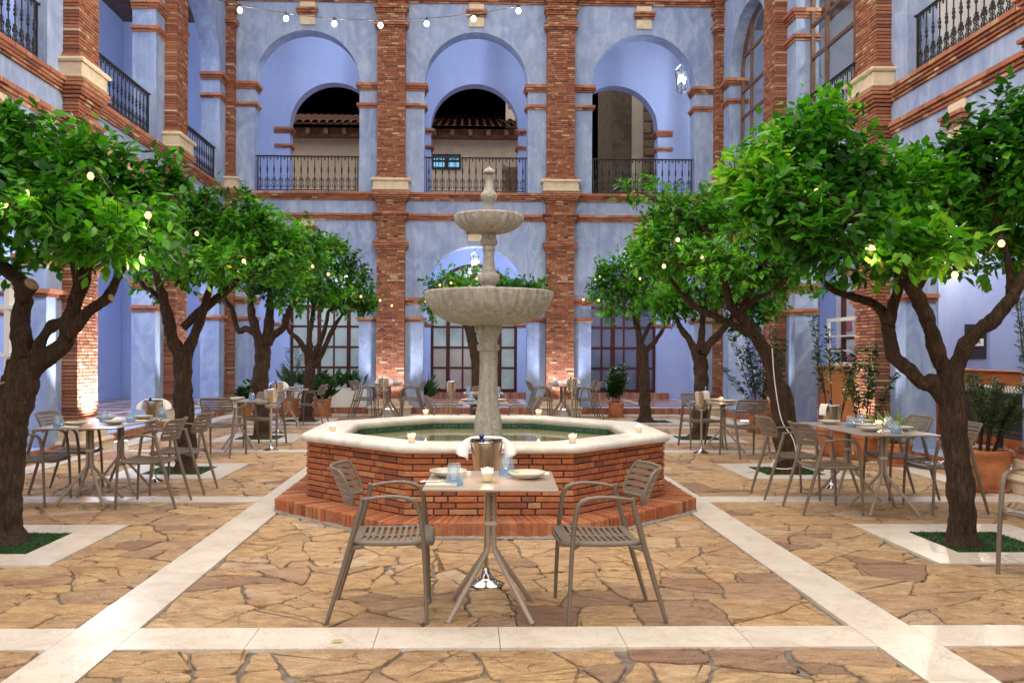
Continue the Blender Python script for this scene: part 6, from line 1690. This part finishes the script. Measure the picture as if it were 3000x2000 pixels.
bl = [(551 * S, 21 * S), (657 * S, 38 * S), (768 * S, 49 * S), (874 * S, 48 * S), (980 * S, 42 * S), (1088 * S, 32 * S), (1191 * S, 11 * S)]
xs0 = [at(px, 0, YT).x for px in (222, 1115, 2560)]
pts = []
for k in range(13):
    px = 230 + (2000 - 230) * k / 12; pts.append(tp(px))
pts[0].x = XL + 0.02; pts.append(Vector((XR - 0.02, YT, pts[-1].z + 1.6)))
bulbs = []
for px, py in bl:
    q = at(px, py, YT); c = tp(px); bulbs.append((q.x, YT, c.z - 0.075))
# the same string goes on, out of the photo, up to both side walls
string(pts, 'black cable with a row of bright bulbs strung across the top of the court', bulbs, 38, 'bulb_w', 0.038, (1.0, 0.88, 0.72))
for yy, lab in ((8.0, 'unseen nearer string of bulbs added over the fountain, above the photo'), (4.0, 'unseen string of bulbs added over the front table, above the photo')):  # unseen strings added overhead for their warm light
    P = [Vector((XL + 0.02 + (XR - XL - 0.04) * k / 12, yy, 6.6 + 0.045 * (k - 6) ** 2)) for k in range(13)]
    string(P, lab, [(p.x, yy, p.z - 0.075) for p in P[2:11]], 38, 'bulb_w', 0.038, (1.0, 0.86, 0.68))

def tree_string(lst, label, watt=1.3):
    pts = [at(x * S, y * S, Y + 0.22) for x, y, Y in lst]
    P = []
    for i, p in enumerate(pts):
        P.append(p + Vector((0, 0, 0.07)))
        if i < len(pts) - 1: m = (p + pts[i + 1]) / 2; P.append(m + Vector((0, 0, -0.03)))
    string(P, label, [tuple(p) for p in pts], watt, 'bulb', 0.024, (1.0, 0.76, 0.42), rad=0.004)
tree_string([(10, 470, 5.7), (63, 445, 5.75), (208, 405, 5.75), (340, 495, 5.8), (327, 592, 6.0), (452, 537, 9.6), (560, 600, 9.7), (718, 612, 13.6), (754, 630, 13.8), (829, 681, 17.3), (873, 690, 17.4)], 'warm bulbs threaded through the left row of orange trees')
tree_string([(900, 702, 17.6), (978, 692, 17.9), (1010, 655, 17.9), (1036, 650, 17.9), (1095, 640, 17.9), (1178, 665, 17.9), (1340, 688, 17.9)], 'warm bulbs in the dark tree behind the fountain')
tree_string([(1375, 690, 17.5), (1490, 604, 17.2), (1470, 640, 17.2), (1525, 612, 9.6), (1557, 551, 9.5), (1613, 590, 9.5), (1740, 540, 9.6), (1876, 442, 5.75), (2003, 573, 5.6), (2193, 632, 5.7), (2300, 560, 5.7)], 'warm bulbs threaded through the right row of orange trees')

# ------------------------------------------------------------------ right dining gallery
c2 = -(ur[1] + ur[2]) / 2; c3 = -(ur[2] + ur[3]) / 2
b = MB(); b.bbox(XR + 0.46, XR + 0.52, c2 - 1.6, c2 + 1.3, FZ, 1.20, 0.006, 0.5); b.bbox(XR + 0.40, XR + 0.60, c2 - 1.62, c2 + 1.32, 1.205, 1.245, 0.006, 0.5); b.bbox(XR + 0.445, XR + 0.459, c2 - 1.5, c2 + 1.2, 0.3, 1.1, 0.004, 0.5)
tag(b.build('bar_counter', 'wood_or'), 'orange wood counter behind the potted laurels on the right', 'counter')
sh = empty('white_shelf', (XR + 0.62, c2, 1.25), 0, 'white open shelf frame standing on the orange wood counter', 'shelf')
b = MB()
for y in (-1.2, 1.2): b.box(-0.02, 0.02, y - 0.03, y + 0.03, 0, 0.86, 0.5)
for z in (0.0, 0.80): b.box(-0.021, 0.021, -1.23, 1.23, z, z + 0.065, 0.5)
for z in (0.26, 0.52): b.box(-0.10, 0.10, -1.17, 1.17, z, z + 0.02, 0.5)
b.build('frame', 'white_paint', sh)
q1, q2 = at(2463, 948, 16.9), at(2476, 972, 16.9)
b = MB(); b.box(7.58, 7.64, 16.2, 17.35, FZ, 3.6, 0.5); tag(b.build('white_screen', 'white_paint'), 'white panel standing behind the shelf frame on the right', 'panel')
b = MB(); b.box(7.565, 7.579, 16.62, 16.86, q2.z, q1.z + 0.05, 0.5); b.box(7.565, 7.579, 16.5, 16.9, q2.z - 0.75, q2.z - 0.45, 0.5); tag(b.build('red_sign', 'red'), 'red safety sign behind the white shelf', 'sign')
b = MB(); b.box(8.57, XR + GD + 0.02, 15.2, 15.4, FZ, 4.94, 0.5); b.box(8.45, 8.569, 15.1, 15.5, FZ, 4.94, 0.5); tag(b.build('partition_wall', 'plaster_in'), 'pale blue cross wall inside the right dining gallery', 'partition')
# sofa with gingham cushions
so_ = empty('wicker_sofa', (XR + 0.42, c3 - 0.15, FZ), 0, 'dark wicker sofa seen from behind at the right edge, with gingham cushions', 'sofa')
b = MB(); k = -1.15
while k < 1.15: b.tube([(0.0, k, 0.38), (-0.06, k + 0.004, 0.60), (-0.10, k, 0.84)], 0.012, 5); k += 0.045
for z, x in ((0.38, 0.0), (0.85, -0.10)): b.tube([(x, -1.18, z), (x, 1.18, z)], 0.022, 8)
b.build('back', 'wicker', so_, 60)
b = MB(); b.bbox(0.0, 0.75, -1.15, 1.15, 0.30, 0.40, 0.02, 0.5); b.build('seat', 'wicker', so_)
for x in (0.04, 0.7):
    for y in (-1.1, 0, 1.1): l = MB(); l.tube([(x, y, 0), (x, y, 0.31)], 0.025, 8); l.build('leg', 'black', so_)
for k in range(4):
    cu = MB(); y0 = c3 - 0.15 - 1.1 + k * 0.57
    n = 8; vs = []
    for s in (1, -1):
        for i in range(n + 1):
            for j in range(n + 1):
                u, v = i / n * 2 - 1, j / n * 2 - 1; e = (1 - abs(u) ** 3) * (1 - abs(v) ** 3)
                vs.append((s * 0.085 * e, u * 0.27, 0.22 + v * 0.22 * (1 - 0.06 * abs(u))))
    o2 = (n + 1) ** 2; fs = []
    for i in range(n):
        for j in range(n):
            a_ = i * (n + 1) + j; fs += [(a_, a_ + 1, a_ + n + 2, a_ + n + 1), (o2 + a_, o2 + a_ + n + 1, o2 + a_ + n + 2, o2 + a_ + 1)]
    cu.add(vs, fs, 0.5); o = cu.build('cushion', 'gingham', None, 180, (XR + 0.44, y0 + 0.28, FZ + 0.50))
    tag(o, 'gingham back cushion on the wicker sofa, %s' % ['nearest the photo edge', 'second from the photo edge', 'third from the photo edge', 'nearest the brick pilaster'][k], 'cushion', 'gingham cushions')
b = MB(); b.bbox(XR + 1.62, XR + 1.68, 9.0, 15.0, FZ, 1.20, 0.006, 0.5); b.bbox(XR + 1.58, XR + 1.72, 8.98, 15.02, 1.202, 1.23, 0.005, 0.5)
tag(b.build('wood_partition', 'wood_or'), 'orange wood partition behind the wicker sofa', 'partition')
p = at(2890, 1000, 15.0)
p = at(2858, 1000, 15.17)
pc = empty('framed_notice', (p.x, 15.17, p.z), -PI / 2 * -1, 'dark framed notice with a white label on the inner wall at the right', 'picture')
b = MB(); b.box(-0.02, 0.02, -0.19, 0.19, -0.31, 0.31, 0.5); b.build('panel', 'black', pc)
b = MB(); b.box(-0.03, -0.021, -0.13, 0.13, -0.08, 0.05, 0.5); lb = b.build('label', 'white_paint', pc)
b = MB()
for y, strokes in ((0.02, (((0, 0), (0, .06)), ((0, .06), (.03, .045)), ((.03, .045), (0, .03)), ((0, .03), (.03, 0)))), (-0.04, (((0, 0), (.018, .06)), ((.018, .06), (.036, 0)), ((.008, .022), (.028, .022))))):
    for (p0, p1) in strokes: b.tube([(-0.032, y - p0[0], -0.045 + p0[1]), (-0.032, y - p1[0], -0.045 + p1[1])], 0.004, 5)
b.build('lettering', 'black', lb)
p = at(2772, 1000, 16.2)
bk = empty('bookcase', (p.x, 16.2, FZ), PI / 2, 'lit niche shelf with a green tray between the trunk limbs', 'shelf')
b = MB(); b.box(0.18, 0.22, -0.6, 0.6, 0, 2.9, 0.5)
for z in (1.2, 1.65, 2.1, 2.6): b.box(-0.1, 0.18, -0.6, 0.6, z, z + 0.05, 0.5, 1)
for y in (-0.62, 0.6): b.box(-0.1, 0.22, y, y + 0.04, 0, 2.9, 0.5, 1)
b.build('frame', ['room_wall', 'frame'], bk)
b = MB(); b.add([(-0.05, -0.3, 1.70), (-0.05, 0.3, 1.70), (-0.05, 0.1, 2.0), (-0.02, -0.3, 1.70), (-0.02, 0.3, 1.70), (-0.02, 0.1, 2.0)], [(0, 1, 2), (5, 4, 3), (0, 3, 4, 1), (1, 4, 5, 2), (2, 5, 3, 0)], 0.5)
b.build('tray', 'green', bk)
point_light('niche_light', (p.x, 15.9, 2.75), 14, (1.0, 0.85, 0.6), 0.05)
# white shelf unit at the far left edge
p = at(12, 1000, 10.2)
ws = empty('white_shelf', (p.x - 0.25, 10.2, FZ), 0, 'white wooden shelf unit cut off by the left edge behind the near tree', 'shelf')
b = MB()
for z in (0.4, 0.85, 1.25, 1.8, 2.1): b.box(-0.4, 0.42, -0.15, 0.15, z, z + 0.045, 0.5)
for x in (-0.4, 0.32): b.box(x, x + 0.06, -0.14, 0.14, 0, 2.2, 0.5)
b.build('frame', 'white_paint', ws)
# bracket lamp on the back wall, right
p = at(2085, 598, YB - 0.1)
w = empty('wall_floodlight', (p.x - 0.25, YB - 0.02, 4.95), 0, 'small grey floodlight on a bracket under the right back cornice', 'floodlight')
b = MB(); b.bbox(-0.12, 0.12, -0.22, -0.10, -0.03, 0.05, 0.01, 0.5); b.build('housing', 'clip', w)
b = MB(); b.tube([(0, -0.12, 0.0), (0, 0.0, -0.05)], 0.015, 6); b.build('bracket', 'iron', w)
# white hose up the leaning trunk and a dry leaf
pts = [at(2262, 1020, 10.2), at(2270, 1120, 10.2), at(2290, 1230, 10.2), at(2325, 1290, 10.15), at(2330, 1365, 10.15), at(2262, 1368, 10.1), at(2275, 1340, 10.1)]
b = MB(); b.tube([tuple(q) for q in catmull([tuple(v) for v in pts], 6)], 0.006, 6); tag(b.build('hose', 'white_paint'), 'thin white hose hanging down the leaning trunk', 'hose')

for (x, y, lab) in ((983, 1885, 'dry curled leaf on the front marble strip'), (1270, 1790, 'fallen green leaf on the paving under the front table'), (310, 1585, 'pale leaf lying on the near left turf')):
    q = ray(x, y); t = H / -q.z
    o = leaves_mesh('fallen_leaf', np.array([[-0.03, 0, 0.008]]), np.array([[1.0, 0.2, 0.12]]), np.array([[0, 0.2, 1.0]]), np.array([0.075]), np.array([1.0 if y > 1800 else 0.8]), 'leaf', None, 0.9)
    o.location = (q.x * t, q.y * t, 0.006 if y != 1585 else 0.026); tag(o, lab, 'leaf')
# ------------------------------------------------------------------ world and light
world = bpy.data.worlds.new('World'); scene.world = world; world.use_nodes = True
wn = world.node_tree; wn.nodes.clear()
sk = wn.nodes.new('ShaderNodeTexSky'); sk.sky_type = 'NISHITA'; sk.sun_disc = False
SUN_EL = R(62); SUN_ROT = R(200)
sk.sun_elevation = R(-7); sk.sun_rotation = SUN_ROT
bg = wn.nodes.new('ShaderNodeBackground'); bg.inputs[1].default_value = 0.08
wo = wn.nodes.new('ShaderNodeOutputWorld'); wn.links.new(sk.outputs[0], bg.inputs[0]); wn.links.new(bg.outputs[0], wo.inputs[0])
overhead_fill = bpy.data.lights.new('overhead_fill', 'SUN'); overhead_fill.energy = 3.4; overhead_fill.angle = R(125); overhead_fill.color = (1.0, 0.92, 0.84)  # broad overhead fill added in place of sky light, the night sky being dark
so = bpy.data.objects.new('overhead_fill', overhead_fill); COL.objects.link(so); so.location = (0, 0, 20)
so.rotation_euler = (R(22), R(-8), 0)
vs_ = scene.view_settings
vs_.view_transform = 'Standard'; vs_.look = 'None'; vs_.gamma = 1.0; vs_.use_curve_mapping = False; vs_.exposure = 0.62
scene.cycles.use_denoising = True
scene.cycles.max_bounces = 8; scene.cycles.diffuse_bounces = 4; scene.cycles.transparent_max_bounces = 16
scene.cycles.caustics_reflective = False; scene.cycles.caustics_refractive = False
scene.cycles.sample_clamp_indirect = 4.0
